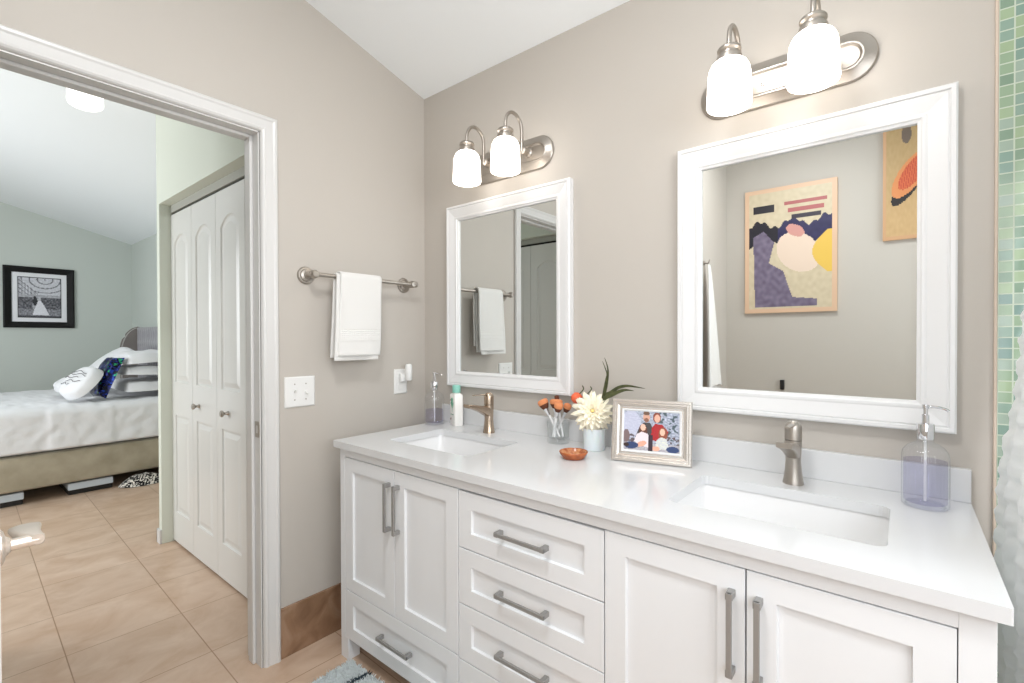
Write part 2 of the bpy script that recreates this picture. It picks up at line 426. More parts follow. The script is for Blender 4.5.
# ------------------------------------------------------------------ room shell
SL = 0.2633; CZ = 2.447
def ceil_z(y): return CZ - SL*y
XF, YH, YW = -5.70, 0.06, -3.60          # bedroom far wall, headboard wall, window wall
bm = B(); box(bm, XF-0.15, 3.1, YW-0.15, 0.2, -0.08, 0.0); struct('floor', bm, mt['floor'])
bm = B()
prism(bm, [(YW-0.15, ceil_z(YW-0.15)), (0.2, ceil_z(0.2)), (0.2, ceil_z(0.2)+0.12), (YW-0.15, ceil_z(YW-0.15)+0.12)], lambda u, w_, d: (d, u, w_), XF-0.15, 3.1)
struct('ceiling', bm, mt['ceil'])
# left wall with the doorway
DY0, DY1, DH = -1.56, -0.80, 2.022
bm = B()
prism(bm, [(-2.5, 0), (DY0, 0), (DY0, DH), (DY1, DH), (DY1, 0), (0.0, 0), (0.0, CZ), (-2.5, ceil_z(-2.5))],
      lambda u, w_, d: (d, u, w_), -0.12, 0.0)
struct('wall_left', bm, mt['paint'])
# mirror wall
bm = B(); box(bm, -0.12, 3.1, 0.0, 0.06, 0, CZ-0.001); struct('wall_back', bm, mt['paint'])
bm = B(); box(bm, 2.0435, 2.95, -0.007, 0.0, 0, CZ); struct('wall_tiled', bm, mt['mosaic'])
bm = B(); box(bm, 2.0375, 2.0435, -0.008, 0.0, 0, CZ, 0.002); struct('trim_3', bm, mt['caulk'])
# rear wall, chase behind the open door, right wall; window openings added for fill light
bm = B(); prism(bm, [(0.0, 0), (3.1, 0), (3.1, ceil_z(-2.39)+0.02), (0.0, ceil_z(-2.39)+0.02)], lambda u, w_, d: (u, d, w_), -2.5, -2.39,
                holes=[[(2.02, 0.8), (2.78, 0.8), (2.78, 2.2), (2.02, 2.2)]]); struct('wall_rear', bm, mt['paint'])
bm = B(); prism(bm, [(-2.39, 0), (-1.72, 0), (-1.72, ceil_z(-1.72)), (-2.39, ceil_z(-2.39))], lambda u, w_, d: (d, u, w_), 0.0, 0.80); struct('wall_side', bm, mt['paint'])
bm = B(); prism(bm, [(-2.39, 0), (0.0, 0), (0.0, CZ), (-2.39, ceil_z(-2.39))], lambda u, w_, d: (d, u, w_), 2.95, 3.1,
                holes=[[(-2.15, 1.1), (-0.75, 1.1), (-0.75, 2.15), (-2.15, 2.15)]]); struct('wall_right', bm, mt['paint'])
def window(name, rect, mp, depth):
    e = sempty(name, mp(rect[0], rect[2], 0)); bm = B()
    ring_frame(bm, rect, [(-0.05, 0.0), (-0.05, -0.02), (0.03, -0.02), (0.03, depth), (0.0, depth)], mp)
    um = (rect[0]+rect[1])/2
    for s in (0,):
        a, b = mp(um-0.02, rect[2]+0.03, 0.01), mp(um+0.02, rect[3]-0.03, depth*0.6)
        box(bm, min(a[0], b[0]), max(a[0], b[0]), min(a[1], b[1]), max(a[1], b[1]), min(a[2], b[2]), max(a[2], b[2]))
    o = obj('window_frame', bm, mt['trim'], e)
window('added_window_1', (-2.15, -0.75, 1.1, 2.15), lambda u, w_, d: (2.95+d, u, w_), 0.1)  # unseen window, added to carry the side fill light
window('added_window_2', (2.02, 2.78, 0.8, 2.2), lambda u, w_, d: (u, -2.39-d, w_), 0.1)  # unseen opening added around the rear fill light
# baseboards
bm = B(); box(bm, 0.0, 0.011, -0.7355, -0.012, 0, 0.195, 0.002); struct('baseboard_left', bm, mt['marble'])
bm = B(); box(bm, 0.0115, 2.03, -0.011, 0.0, 0, 0.195, 0.002); struct('baseboard_back', bm, mt['marble'])
bm = B(); box(bm, 0.80, 2.95, -2.39, -2.379, 0, 0.195, 0.002); struct('baseboard_rear', bm, mt['marble'])

# door casing and jamb
cas = [(0.0, 0.0), (0.0, 0.011), (0.006, 0.018), (0.014, 0.019), (0.020, 0.016), (0.034, 0.014), (0.044, 0.0125), (0.050, 0.014), (0.056, 0.011), (0.060, 0.006), (0.062, 0.0)]
def casing_mesh(xf, sgn):
    bm = B(); y0, y1, zt = DY0-0.062, DY1+0.062+0.0021, DH+0.062
    rows = []
    for ins, d in cas:
        rows.append([bm.verts.new((xf+sgn*d, a, b)) for a, b in ((y1-ins, 0), (y1-ins, zt-ins), (y0+ins, zt-ins), (y0+ins, 0))])
    for a, b in zip(rows, rows[1:]):
        for k in range(3): bm.faces.new((a[k], a[k+1], b[k+1], b[k]))
    for k in (0, 3): bm.faces.new([r[k] for r in rows])
    for k in range(3): bm.faces.new((rows[0][k], rows[0][k+1], rows[-1][k+1], rows[-1][k]))
    return bm
struct('trim_1', casing_mesh(0.0, 1), mt['trim'], smooth=True, sharp=18)
struct('trim_2', casing_mesh(-0.12, -1), mt['trim'], smooth=True, sharp=18)
bm = B()
box(bm, -0.12, 0.0, DY1-0.004, DY1+0.002, 0, DH)
box(bm, -0.12, 0.0, DY0, DY0+0.004, 0, DH)
box(bm, -0.12, 0.0, DY0, DY1, DH-0.004, DH)
box(bm, -0.085, -0.045, DY1-0.016, DY1-0.004, 0, DH-0.004, 0.003)
box(bm, -0.085, -0.045, DY0+0.004, DY0+0.016, 0, DH-0.004, 0.003)
box(bm, -0.085, -0.045, DY0+0.016, DY1-0.016, DH-0.016, DH-0.004, 0.003)
jamb = struct('trim_4', bm, mt['trim'])
bm = B(); prism(bm, rrect(-0.040, -0.004, 0.872, 0.932, 0.004), lambda u, w_, d: (u, DY1-0.004-d, w_), 0.0, 0.0015, holes=[rrect(-0.032, -0.016, 0.887, 0.917, 0.003)])
box(bm, -0.006, 0.0, DY1-0.006, DY1-0.0035, 0.882, 0.922, 0.0008)
o = obj('strike_plate', bm, mt['nickel'], jamb); o['label'] = 'brushed nickel strike plate'

# bathroom door, folded back into the room, with its lever handle
d1 = sempty('door_1', (0.03, -1.532, 0))
bm = B(); prism(bm, [(0.02, 0.012), (0.708, 0.012), (0.708, 2.01), (0.02, 2.01)], lambda u, w_, d: (u, d, w_), -1.555, -1.5205)
for yf, sg in ((-1.5205, 1), (-1.555, -1)):
    for z0, z1 in ((0.2, 0.80), (1.0, 1.86)):
        ring_frame(bm, (0.13, 0.60, z0, z1), [(0, -0.001), (0.005, 0.0045), (0.014, 0.005), (0.022, 0.001), (0.045, 0.001), (0.07, 0.004)], lambda u, w_, d: (u, yf+sg*d, w_), fill=True)
obj('door_panel', bm, mt['door'], d1)
bm = B(); hy = -1.5205
lathe(bm, [(0, 0), (0.031, 0.0), (0.031, -0.004), (0.026, -0.008), (0.017, -0.010), (0.0145, -0.014), (0.012, -0.016), (0, -0.016)], (0.65, hy, 0.882), 32, 'y')
tube(bm, [(0.65, hy+0.010, 0.882), (0.65, -1.470, 0.882), (0.65, -1.464, 0.882), (0.65, -1.461, 0.882)], [0.0105, 0.0105, 0.0100, 0.007], 18)
rows = []
for x, ya, yb, h in ((0.660, -1.478, -1.462, 0.009), (0.645, -1.490, -1.4615, 0.0100), (0.610, -1.498, -1.462, 0.0085), (0.570, -1.502, -1.456, 0.0070), (0.556, -1.490, -1.467, 0.005)):
    rows.append([bm.verts.new((x, u, 0.884+v)) for u, v in rrect(ya, yb, -h, h, h*0.8, 4)])
for p, q in zip(rows, rows[1:]):
    for i in range(len(p)): j = (i+1) % len(p); bm.faces.new((p[i], p[j], q[j], q[i]))
bm.faces.new(rows[0]); bm.faces.new(rows[-1])
o = obj('door_handle', bm, mt['paleknob'], d1, True); o['label'] = 'satin nickel lever handle'

# ------------------------------------------------------------------ bedroom
bm = B(); box(bm, XF-0.15, XF, YW, YH, 0, ceil_z(YW)); struct('wall_far', bm, mt['paint_bed'])
bm = B(); box(bm, XF-0.15, -0.12, YH, YH+0.1, 0, ceil_z(YH)+0.02); struct('wall_headboard', bm, mt['paint_bed'])
bm = B(); prism(bm, [(XF-0.15, 0), (-0.12, 0), (-0.12, ceil_z(YW)), (XF-0.15, ceil_z(YW))], lambda u, w_, d: (u, d, w_), YW-0.1, YW,
                holes=[[(-3.8, 0.75), (-1.4, 0.75), (-1.4, 2.2), (-3.8, 2.2)]]); struct('wall_window', bm, mt['paint_bed'])
window('window_3', (-3.8, -1.4, 0.75, 2.2), lambda u, w_, d: (u, YW-d, w_), 0.08)
bm = B(); box(bm, -0.125, -0.1201, YW, DY0-0.063, 0, ceil_z(YW)); box(bm, -0.125, -0.1201, DY0-0.063, DY1+0.066, DH+0.064, ceil_z(-0.8)); struct('wall_bedroom_side', bm, mt['paint_bed'])
YC = -0.700; XC0, XC1, XO = -1.655, -0.12, -1.606
bm = B()
prism(bm, [(XC0, 0), (XO, 0), (XO, 2.058), (-0.135, 2.058), (-0.135, 0), (XC1, 0), (XC1, ceil_z(YC)-0.001), (XC0, ceil_z(YC)-0.001)], lambda u, w_, d: (u, d, w_), YC, YC+0.10)
box(bm, XC0, XO, YC+0.10, YH, 0, ceil_z(YH)-0.001)
struct('wall_closet', bm, mt['paint_closet'])
bm = B(); box(bm, XC0-0.012, XC0, YC-0.012, YH, 0, 0.085, 0.003); box(bm, XC0-0.012, XO, YC-0.012, YC, 0, 0.085, 0.003); struct('baseboard_closet', bm, mt['trim'])
bm = B(); box(bm, XF, XF+0.012, YW, YH, 0, 0.085, 0.003); struct('baseboard_far', bm, mt['trim'])
# bifold closet: four leaves, an arched and a plain raised panel in each
d2 = sempty('door_2', (-0.9, -0.64, 0))
def arch(u0, u1, w0, w1, rise, n=10):
    pts = [(u0, w0), (u1, w0), (u1, w1-rise)]
    for k in range(1, n):
        t = k/n; u = u1+(u0-u1)*t; pts.append((u, w1-rise+rise*math.sin(PI*t)**0.8))
    return pts + [(u0, w1-rise)]
def leaf(x0, x1):
    bm = B(); yf = -0.642
    holes = [arch(x0+0.062, x1-0.062, 0.985, 1.865, 0.055), [(x0+0.062, 0.195), (x1-0.062, 0.195), (x1-0.062, 0.785), (x0+0.062, 0.785)]]
    outer = [(x0, 0.014), (x1, 0.014), (x1, 1.998), (x0, 1.998)]
    mp = XZ(yf)
    es = []
    for lp in [outer]+holes:
        vs = [bm.verts.new(mp(u, w_, 0)) for u, w_ in lp]; es += [bm.edges.new((vs[i], vs[(i+1) % len(vs)])) for i in range(len(vs))]
    bmesh.ops.triangle_fill(bm, use_beauty=True, use_dissolve=False, edges=es)
    for h in holes:
        prev = None
        for ins, d in ((0, 0), (0.004, 0.007), (0.014, 0.008), (0.018, 0.007), (0.040, 0.001)):
            ring = [bm.verts.new(mp(u, w_, d)) for u, w_ in (offset_poly(h, ins) if ins else h)]
            if prev:
                for i in range(len(ring)):
                    j = (i+1) % len(ring); bm.faces.new((prev[i], prev[j], ring[j], ring[i]))
            prev = ring
        bm.faces.new(prev)
    ring_frame(bm, (x0, x1, 0.014, 1.998), [(0, 0), (0, 0.033)], mp, fill=True)
    bmesh.ops.remove_doubles(bm, verts=bm.verts, dist=1e-5)
    return bm
LW = 0.355
for k in range(4):
    x0 = -1.605+k*(LW+0.0035)
    lf = obj('leaf', leaf(x0, x0+LW), mt['door'], d2)
    if k in (1, 2):
        xk = -1.145 if k == 1 else -0.745
        bm = B(); lathe(bm, [(0, 0), (0.012, 0), (0.009, 0.004), (0.006, 0.014), (0.010, 0.020), (0.016, 0.025), (0.017, 0.031), (0.012, 0.036), (0, 0.037)], (xk, -0.642, 0.872), 20, 'y')
        o = obj('knob', bm, mt['nickel'], lf, True); o['label'] = 'brushed nickel knob'
bm = B(); box(bm, XO+0.001, -0.137, -0.643, -0.612, 2.013, 2.057); o = obj('track', bm, mt['track'], d2); o['label'] = 'sliding track, grey for the shade it sits in'
bm = B(); box(bm, XO+0.001, -0.137, -0.628, -0.602, 1.9985, 2.0125); o = obj('shade_strip', bm, mt['dark'], d2); o['label'] = 'black strip painting the shade over the leaves'  # solid black strip paints the shade in the gap above the leaves

YO = -1.575
bm = B()
prism(bm, [(-0.96, 0), (-0.87, 0), (-0.87, 2.058), (-0.14, 2.058), (-0.14, 0), (-0.126, 0), (-0.126, ceil_z(YO)-0.001), (-0.96, ceil_z(YO)-0.001)], lambda u, w_, d: (u, d, w_), YO-0.05, YO+0.045)
box(bm, -0.96, -0.87, YO-0.65, YO-0.05, 0, ceil_z(YO)-0.001); box(bm, -0.87, XC1-0.006, YO-0.65, YO-0.6, 0, ceil_z(YO)-0.001)
struct('wall_hall', bm, mt['paint_closet'])
d3 = sempty('door_3', (-0.85, YO, 0))
for k in range(2):
    x1 = -0.146-k*(LW+0.0035); lb_ = leaf(x1-LW, x1)
    for v in lb_.verts: v.co.y = YO-(v.co.y+0.642)
    lf = obj('leaf', lb_, mt['door'], d3)
    if k == 0:
        bm = B(); lathe(bm, [(0, 0), (0.012, 0), (0.009, -0.004), (0.006, -0.014), (0.010, -0.020), (0.016, -0.025), (0.017, -0.031), (0.012, -0.036), (0, -0.037)], (x1-LW/2, YO, 0.872), 20, 'y'); obj('knob', bm, mt['nickel'], lf, True)
bm = B(); box(bm, -0.868, -0.142, YO-0.036, YO+0.002, 2.016, 2.057); obj('track', bm, mt['track'], d3)
bm = B(); box(bm, -0.868, -0.142, YO-0.036, YO-0.014, 1.9985, 2.0155); obj('shade_strip', bm, mt['dark'], d3)  # same black strip, painting the shade over these leaves

# bed: frame, headboard; mattress and linen on it
bed = thing('bed', 'upholstered bed with taupe side rail and grey tufted winged headboard', 'bed', (-4.1, -1.05, 0))
BX0, BX1, BY0, BY1 = -4.98, -3.20, -2.15, -0.02
bm = B(); box(bm, BX0, BX1, BY0, BY1-0.1, 0.112, 0.372, 0.02, 3); obj('side_rail', bm, mt['velvet'], bed, True)
for lx in (BX0+0.12, BX1-0.12):
    for ly in (BY0+0.15, BY1-0.2):
        bm = B(); box(bm, lx-0.04, lx+0.04, ly-0.04, ly+0.04, 0, 0.112, 0.004); obj('leg', bm, mt['dark'], bed)
# headboard: tufted back and two wings with a curved front edge
def tuft(u, v):
    x = BX0+0.03+u*(BX1-BX0-0.06); z = 0.36+v*1.01
    dx, dz = 0.16, 0.16; s = (z/dz) % 2
    a = math.cos(2*PI*(x/dx))*math.cos(PI*z/dz)
    return (x, -0.030-0.022*(1-abs(a))**0.7 - 0.012, z)
bm = B(); sheet(bm, tuft, 120, 70)
box(bm, BX0+0.02, BX1-0.02, -0.035, 0.055, 0.3, 1.372, 0.006)
obj('tufted_panel', bm, mt['greyvelvet'], bed, True, 60)
for xw in (BX0-0.02, BX1-0.05):
    bm = B(); pts = [(0.055, 0.1), (-0.19, 0.1), (-0.20, 0.55), (-0.20, 1.08)]
    for k in range(1, 13):
        a = PI/2*k/12; pts.append((-0.02-0.18*math.cos(a), 1.10+0.275*math.sin(a)))
    pts += [(0.055, 1.375)]
    prism(bm, pts, lambda u, w_, d: (d, u, w_), xw, xw+0.07)
    bmesh.ops.bevel(bm, geom=[e for e in bm.edges if len(e.link_faces) == 2 and e.calc_face_angle() > 0.8], offset=0.012, segments=3, affect='EDGES')
    o = obj('wing', bm, mt['brownvelvet'], bed, True); o['label'] = 'smooth grey brown wing'
bm = B(); box(bm, BX0+0.04, BX1-0.015, BY0+0.04, -0.075, 0.374, 0.700, 0.05, 4)
tag(obj('mattress', bm, mt['linen'], None, True), 'white mattress edge showing above the taupe rail of the bed', 'mattress')
def spread(u, v):
    # u along the bed (foot to head), v across: top then over the near side
    y = BY0+0.02+u*(BY1-0.12-BY0-0.02)
    W = BX1-BX0-0.03; L = W+0.30; s = v*L
    wr = noise.noise(Vector((y*9, s*7, 1.3)))*0.006 + noise.noise(Vector((y*22, s*5, 5)))*0.004
    fold = 0.010*max(0.0, min(1.0, (y+1.02)/0.03))*max(0.0, min(1.0, (-0.60-y)/0.03))
    R = 0.06; top = 0.706
    if s < W-R: x = BX0+0.02+s; return (x, y, top+0.012+wr*1.4)
    t = s-(W-R)
    if t < R*PI/2:
        a = t/R; return (BX0+0.02+W-R+math.sin(a)*(R+0.008+fold*math.sin(a)), y, top+0.012-R+math.cos(a)*R+wr)
    d = t-R*PI/2
    hem = 0.05*math.sin(y*2.1)+(0.01 if fold else 0.0)
    drop = d*(1.0+0.15*hem)
    side = noise.noise(Vector((y*13, d*16+y*6, 9)))*0.009 + noise.noise(Vector((y*30, d*40, 3)))*0.003
    return (BX0+0.02+W+0.008+fold+side+0.012*d/0.25, y, top+0.012-R-drop)
bm = B(); sheet(bm, spread, 150, 110)
o = obj('bedspread', bm, mt['linen'], None, True, 80); md = o.modifiers.new('thick', 'SOLIDIFY'); md.thickness = 0.006; md.offset = 1
tag(o, 'crumpled white bedspread hanging over the side of the bed', 'bedspread')
def pillow(name, label, cat, W, H, T, loc, rot, mat, group=None, p=3.0, seed=0.0, wob=0.014, rnd=0.35, ex=0.33):
    m = Matrix.Translation(loc) @ Matrix.Rotation(rot[2], 4, 'Z') @ Matrix.Rotation(rot[1], 4, 'Y') @ Matrix.Rotation(rot[0], 4, 'X')
    bm = B(); pillow_mesh(bm, W, H, T, m, p=p, seed=seed, wob=wob, rnd=rnd, ex=ex)
    o = obj(name, bm, mat, None, True, 75); return tag(o, label, cat, group), m
ZT = 0.724
pillow('pillow', 'white pillow at the bottom of the stack by the headboard', 'pillow', 0.68, 0.44, 0.155, (-3.60, -0.320, ZT+0.068), (0.0, 0.02, 0.05), mt['linen'], 'white bed pillows', seed=1, p=9.0, ex=0.2)
pillow('pillow', 'white pillow in the middle of the stack by the headboard', 'pillow', 0.66, 0.42, 0.150, (-3.60, -0.315, ZT+0.192), (-0.05, -0.03, -0.03), mt['linen'], 'white bed pillows', seed=5, p=9.0, ex=0.2)
pillow('pillow', 'plump white pillow lying tilted on top of the stack by the headboard', 'pillow', 0.62, 0.40, 0.19, (-3.58, -0.325, ZT+0.312), (0.07, 0.0, 0.02), mt['linen'], 'white bed pillows', seed=9, p=6.0, ex=0.3)
pillow('pillow', 'large white pillow propped behind the blue sequinned cushion', 'pillow', 0.50, 0.52, 0.22, (-4.22, -0.44, ZT+0.23), (0.70, 0.0, 0.0), mt['linen'], 'white bed pillows', seed=13, p=4.0)
pillow('pillow', 'white pillow leaning behind the round scribbled cushion', 'pillow', 0.36, 0.26, 0.15, (-3.90, -0.76, ZT+0.105), (0.42, 0.0, 0.0), mt['linen'], 'white bed pillows', seed=15, p=4.0)
pillow('cushion', 'dark blue sequinned cushion standing between the white pillows', 'cushion', 0.30, 0.37, 0.15, (-3.44, -0.600, ZT+0.190), (1.20, 0.0, 0.12), mt['sequin'], seed=3, rnd=0.1)
o, m = pillow('cushion', 'round white cushion with dark scribbled lines leaning at the blue cushion', 'cushion', 0.36, 0.33, 0.19, (-3.42, -0.765, ZT+0.142), (0.86, 0.0, 0.30), mt['linen'], p=2.4, seed=4, rnd=1.0)
bm = B()
for a, b, q in ((-0.10, 0.10, 0.055), (-0.08, 0.11, 0.03), (-0.11, 0.06, 0.0), (-0.04, 0.10, -0.03), (-0.09, 0.02, -0.055)):
    pts = []
    for k in range(9):
        t = k/8; u = (a+(b-a)*t)/0.16; v = q/0.15+0.06*math.sin(t*9+q*50)
        kk = (max(0, 1-abs(u)**2.4)*max(0, 1-abs(v)**2.4))**0.33
        pts.append(m @ Vector((u*0.18*math.sqrt(1-v*v/2), v*0.165*math.sqrt(1-u*u/2), 0.095*kk+0.004+0.004*kk)))
    tube(bm, pts, 0.0022, 5)
ot = obj('scribbled_print', bm, mt['scrib'], o); ot['label'] = 'dark scribbled lines'

# under the bed
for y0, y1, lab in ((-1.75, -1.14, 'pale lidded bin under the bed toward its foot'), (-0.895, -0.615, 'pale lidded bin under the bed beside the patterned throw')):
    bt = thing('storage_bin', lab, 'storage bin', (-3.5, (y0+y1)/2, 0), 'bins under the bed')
    bm = B(); box(bm, -3.85, -3.26, y0+0.004, y1-0.004, 0.0, 0.042, 0.004); o = obj('shade_base', bm, mt['black'], bt); o['label'] = 'black base standing in for the shade under the bin'  # black lower box stands in for the shade under the bed
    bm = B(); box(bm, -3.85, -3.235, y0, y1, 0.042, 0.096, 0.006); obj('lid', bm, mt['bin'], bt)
bm = B()
def throw(u, v):
    a = u*2*PI; r = v
    y = -0.42+0.17*r*math.cos(a); x = -3.20+0.11*r*math.sin(a)
    z = 0.004+0.082*(1-r**2.4)+noise.noise(Vector((y*22, x*22, 2)))*0.014*(1-r*r)
    return (x, y, max(0.003, z))
sheet(bm, throw, 48, 12); bmesh.ops.remove_doubles(bm, verts=bm.verts, dist=1e-4)
tag(obj('throw_blanket', bm, mt['pattern'], None, True, 70), 'crumpled black and white patterned throw on the floor under the bed', 'blanket')

# framed wedding photo on the far wall
wp = thing('picture_frame', 'black framed wedding photograph with white mat on the bedroom wall', 'picture', (XF, -0.77, 1.37))
PY0, PY1, PZ0, PZ1 = -1.066, -0.488, 1.371, 2.05
mpF = lambda u, w_, d: (XF+d, u, w_)
bm = B(); ring_frame(bm, (PY0, PY1, PZ0, PZ1), [(0, 0), (0, 0.028), (0.012, 0.034), (0.045, 0.024), (0.066, 0.016), (0.066, 0.004)], mpF); obj('frame', bm, mt['blackframe'], wp)
bm = B(); ring_frame(bm, (PY0+0.06, PY1-0.06, PZ0+0.06, PZ1-0.06), [(0.0, 0.008), (0.048, 0.008), (0.05, 0.006)], mpF, fill=True); obj('mat', bm, M('white_mat', (236, 236, 240), 0.7), wp)
def wed(x, y):
    n = nz2(x*26, y*26)*26; n2 = nz2(x*9, y*30, 3)*30
    if x < 0.025 or x > 0.975 or y < 0.02 or y > 0.98: g = 24
    elif y < 0.055: g = 70+n
    elif inpoly(x, y, [(0.32, 0.06), (0.72, 0.06), (0.60, 0.30), (0.52, 0.42), (0.46, 0.42), (0.40, 0.28)]): g = 225+n*0.4
    elif ell(x, y, 0.49, 0.455, 0.035, 0.045): g = 190
    elif ell(x, y, 0.39, 0.40, 0.055, 0.10) or ell(x, y, 0.385, 0.50, 0.028, 0.035): g = 40 + n*0.5
    elif y < 0.50 and y > 0.22 and (x > 0.52 or x < 0.33): g = 92+n*2.6+n2
    elif y <= 0.22: g = 130+n*2.2
    elif y < 0.56: g = 170+n+n2
    else:
        d = math.hypot((x-0.62)/0.9, (y-0.95)/0.55)
        g = 205+n*0.8
        if abs((d*5) % 1-0.5) > 0.40: g = 120
        if x < 0.45 and y < 0.5+0.9*(0.45-x)+0.1: g = 170+n*1.4+(40 if (x*14 % 1) > 0.6 else 0)-(60 if ((y-(0.45-x)*0.8)*10 % 1) > 0.75 else 0)
    g = max(12, min(245, g)); return (g, g, min(255, g+7))
picture('photo_print', 1, 1, 60, 60, wed, lambda u, v: (XF+0.0095, PY0+0.112+u*(PY1-PY0-0.224), PZ0+0.112+v*(PZ1-PZ0-0.224)), wp)

# bedroom ceiling lamp
lp = thing('ceiling_lamp', 'small lit frosted glass lamp hanging from the bedroom ceiling', 'lamp', (-1.62, -1.03, 2.718))
cz = ceil_z(-1.03)
bm = B(); lathe(bm, [(0, cz+0.01), (0.065, cz+0.01), (0.065, cz-0.022), (0.05, cz-0.032), (0.012, cz-0.034), (0.012, 2.635), (0.05, 2.628), (0.05, 2.612), (0, 2.612)], (-1.62, -1.03, 0), 28); obj('canopy', bm, mt['nickel'], lp, True)
bm = B(); lathe(bm, [(0.048, 2.622), (0.071, 2.616), (0.076, 2.605), (0.077, 2.545), (0.073, 2.532), (0.058, 2.522), (0.03, 2.517), (0, 2.515)], (-1.62, -1.03, 0), 36); obj('lamp_shade', bm, mt['bedlamp'], lp, True)

# ------------------------------------------------------------------ vanity
VX0, VX1, VF, VZ0, VZ1 = 0.165, 1.985, -0.572, 0.083, 0.8218
van = thing('vanity_cabinet', 'white shaker double vanity cabinet with grey bar pulls', 'vanity', (1.075, -0.3, 0))
bm = B()
box(bm, VX0, VX0+0.018, VF+0.0005, -0.004, VZ0, VZ1); box(bm, VX1-0.018, VX1, VF+0.0005, -0.004, VZ0, VZ1)
box(bm, VX0, 0.1945, VF, VF+0.02, VZ0, VZ1, 0.001); box(bm, 1.9415, VX1, VF, VF+0.02, VZ0, VZ1, 0.001)
box(bm, 0.1945, 1.9415, VF+0.0003, VF+0.02, 0.7885, VZ1)
box(bm, VX0+0.018, VX1-0.018, VF+0.022, -0.004, VZ0+0.002, VZ0+0.018)
box(bm, VX0+0.018, VX1-0.018, -0.012, -0.004, VZ0+0.018, VZ1)
for x in (0.8215, 1.3195): box(bm, x-0.008, x+0.008, VF+0.024, -0.02, VZ0+0.018, 0.68)
obj('body', bm, mt['cab'], van)
for x0, x1 in ((VX0, 0.217), (1.933, VX1)):
    for y0, y1 in ((VF, VF+0.05), (-0.056, -0.006)):
        bm = B(); box(bm, x0, x1, y0, y1, 0, VZ0+0.001, 0.002); obj('leg', bm, mt['cab'], van)
def shaker(x0, x1, z0, z1, fw=0.053, fh=0.049):
    bm = B(); g = 0.0016; x0 += g; x1 -= g; z0 += g; z1 -= g; mp = XZ(VF)
    def ring(i, j, d): return [bm.verts.new(mp(u, w_, d)) for u, w_ in ((x0+i, z0+j), (x1-i, z0+j), (x1-i, z1-j), (x0+i, z1-j))]
    rows = [ring(0, 0, 0.019), ring(0, 0, 0.0012), ring(0.0012, 0.0012, 0), ring(fw, fh, 0), ring(fw+0.0015, fh+0.0015, 0.009)]
    for a, b in zip(rows, rows[1:]):
        for k in range(4): bm.faces.new((a[k], a[(k+1) % 4], b[(k+1) % 4], b[k]))
    bm.faces.new(rows[-1]); bm.faces.new(rows[0])
    return bm
def pull(cx, cz, L, vertical):
    bm = B(); h = L/2; y1 = VF-0.028; t = 0.0052
    def bx(a0, a1, b0, b1, y0, y1_, bev=0.001):
        if vertical: box(bm, cx+b0, cx+b1, y0, y1_, cz+a0, cz+a1, bev)
        else: box(bm, cx+a0, cx+a1, y0, y1_, cz+b0, cz+b1, bev)
    bx(-h, h, -t, t, y1, y1+0.007)
    for s in (-1, 1):
        a0, a1 = sorted((s*h, s*(h-0.014))); bx(a0, a1, -t-0.0015, t+0.0015, y1+0.001, VF-0.0002)
    return bm
pull_len = 0.170
fronts = [('door', 0.1945, 0.5065, 0.2735, 0.787, 'tall left sink door, pull on its right edge'), ('door', 0.5065, 0.8215, 0.2735, 0.787, ''),
          ('drawer', 0.1945, 0.8215, VZ0, 0.2735, ''),
          ('drawer', 0.8215, 1.3195, 0.610, 0.784, ''), ('drawer', 0.8215, 1.3195, 0.439, 0.610, ''), ('drawer', 0.8215, 1.3195, 0.2675, 0.439, ''), ('drawer', 0.8215, 1.3195, VZ0, 0.2675, ''),
          ('door', 1.3195, 1.6325, 0.2735, 0.787, ''), ('door', 1.6325, 1.9415, 0.2735, 0.787, ''), ('drawer', 1.3195, 1.9415, VZ0, 0.2735, '')]
for i, (n, x0, x1, z0, z1, _) in enumerate(fronts):
    f = obj(n, shaker(x0, x1, z0, z1), mt['cab'], van)
    if n == 'door':
        hx = x1-0.025 if i in (0, 7) else x0+0.025
        h = obj('handle', pull(hx, 0.657, 0.168, True), mt['pull'], f)
    else:
        h = obj('handle', pull((x0+x1)/2+(0.008 if i == 2 else 0.004), (z0+z1)/2+(0.005 if i == 2 else 0.001), pull_len, False), mt['pull'], f)
    h['label'] = 'grey metal bar pull'
# countertop with two cut-outs and its backsplash
CT, CB = 0.8478, 0.8222
SX = ((0.3065, 0.744), (1.425, 1.851)); SY = (-0.452, -0.170)
cut = [rrect(a, b, SY[0], SY[1], 0.022, 4) for a, b in SX]
bm = B(); prism(bm, rrect(0.1468, 2.0, -0.592, -0.001, 0.003, 2), lambda u, w_, d: (u, w_, d), CT, CB, holes=[list(c) for c in cut])
ctop = tag(obj('countertop', bm, mt['quartz'], None), 'glossy white quartz countertop with two sink cut-outs on the white vanity', 'countertop')
bm = B(); box(bm, 0.1468, 2.0, -0.020, -0.001, CT, 0.928, 0.0015); obj('backsplash', bm, mt['quartz'], ctop)
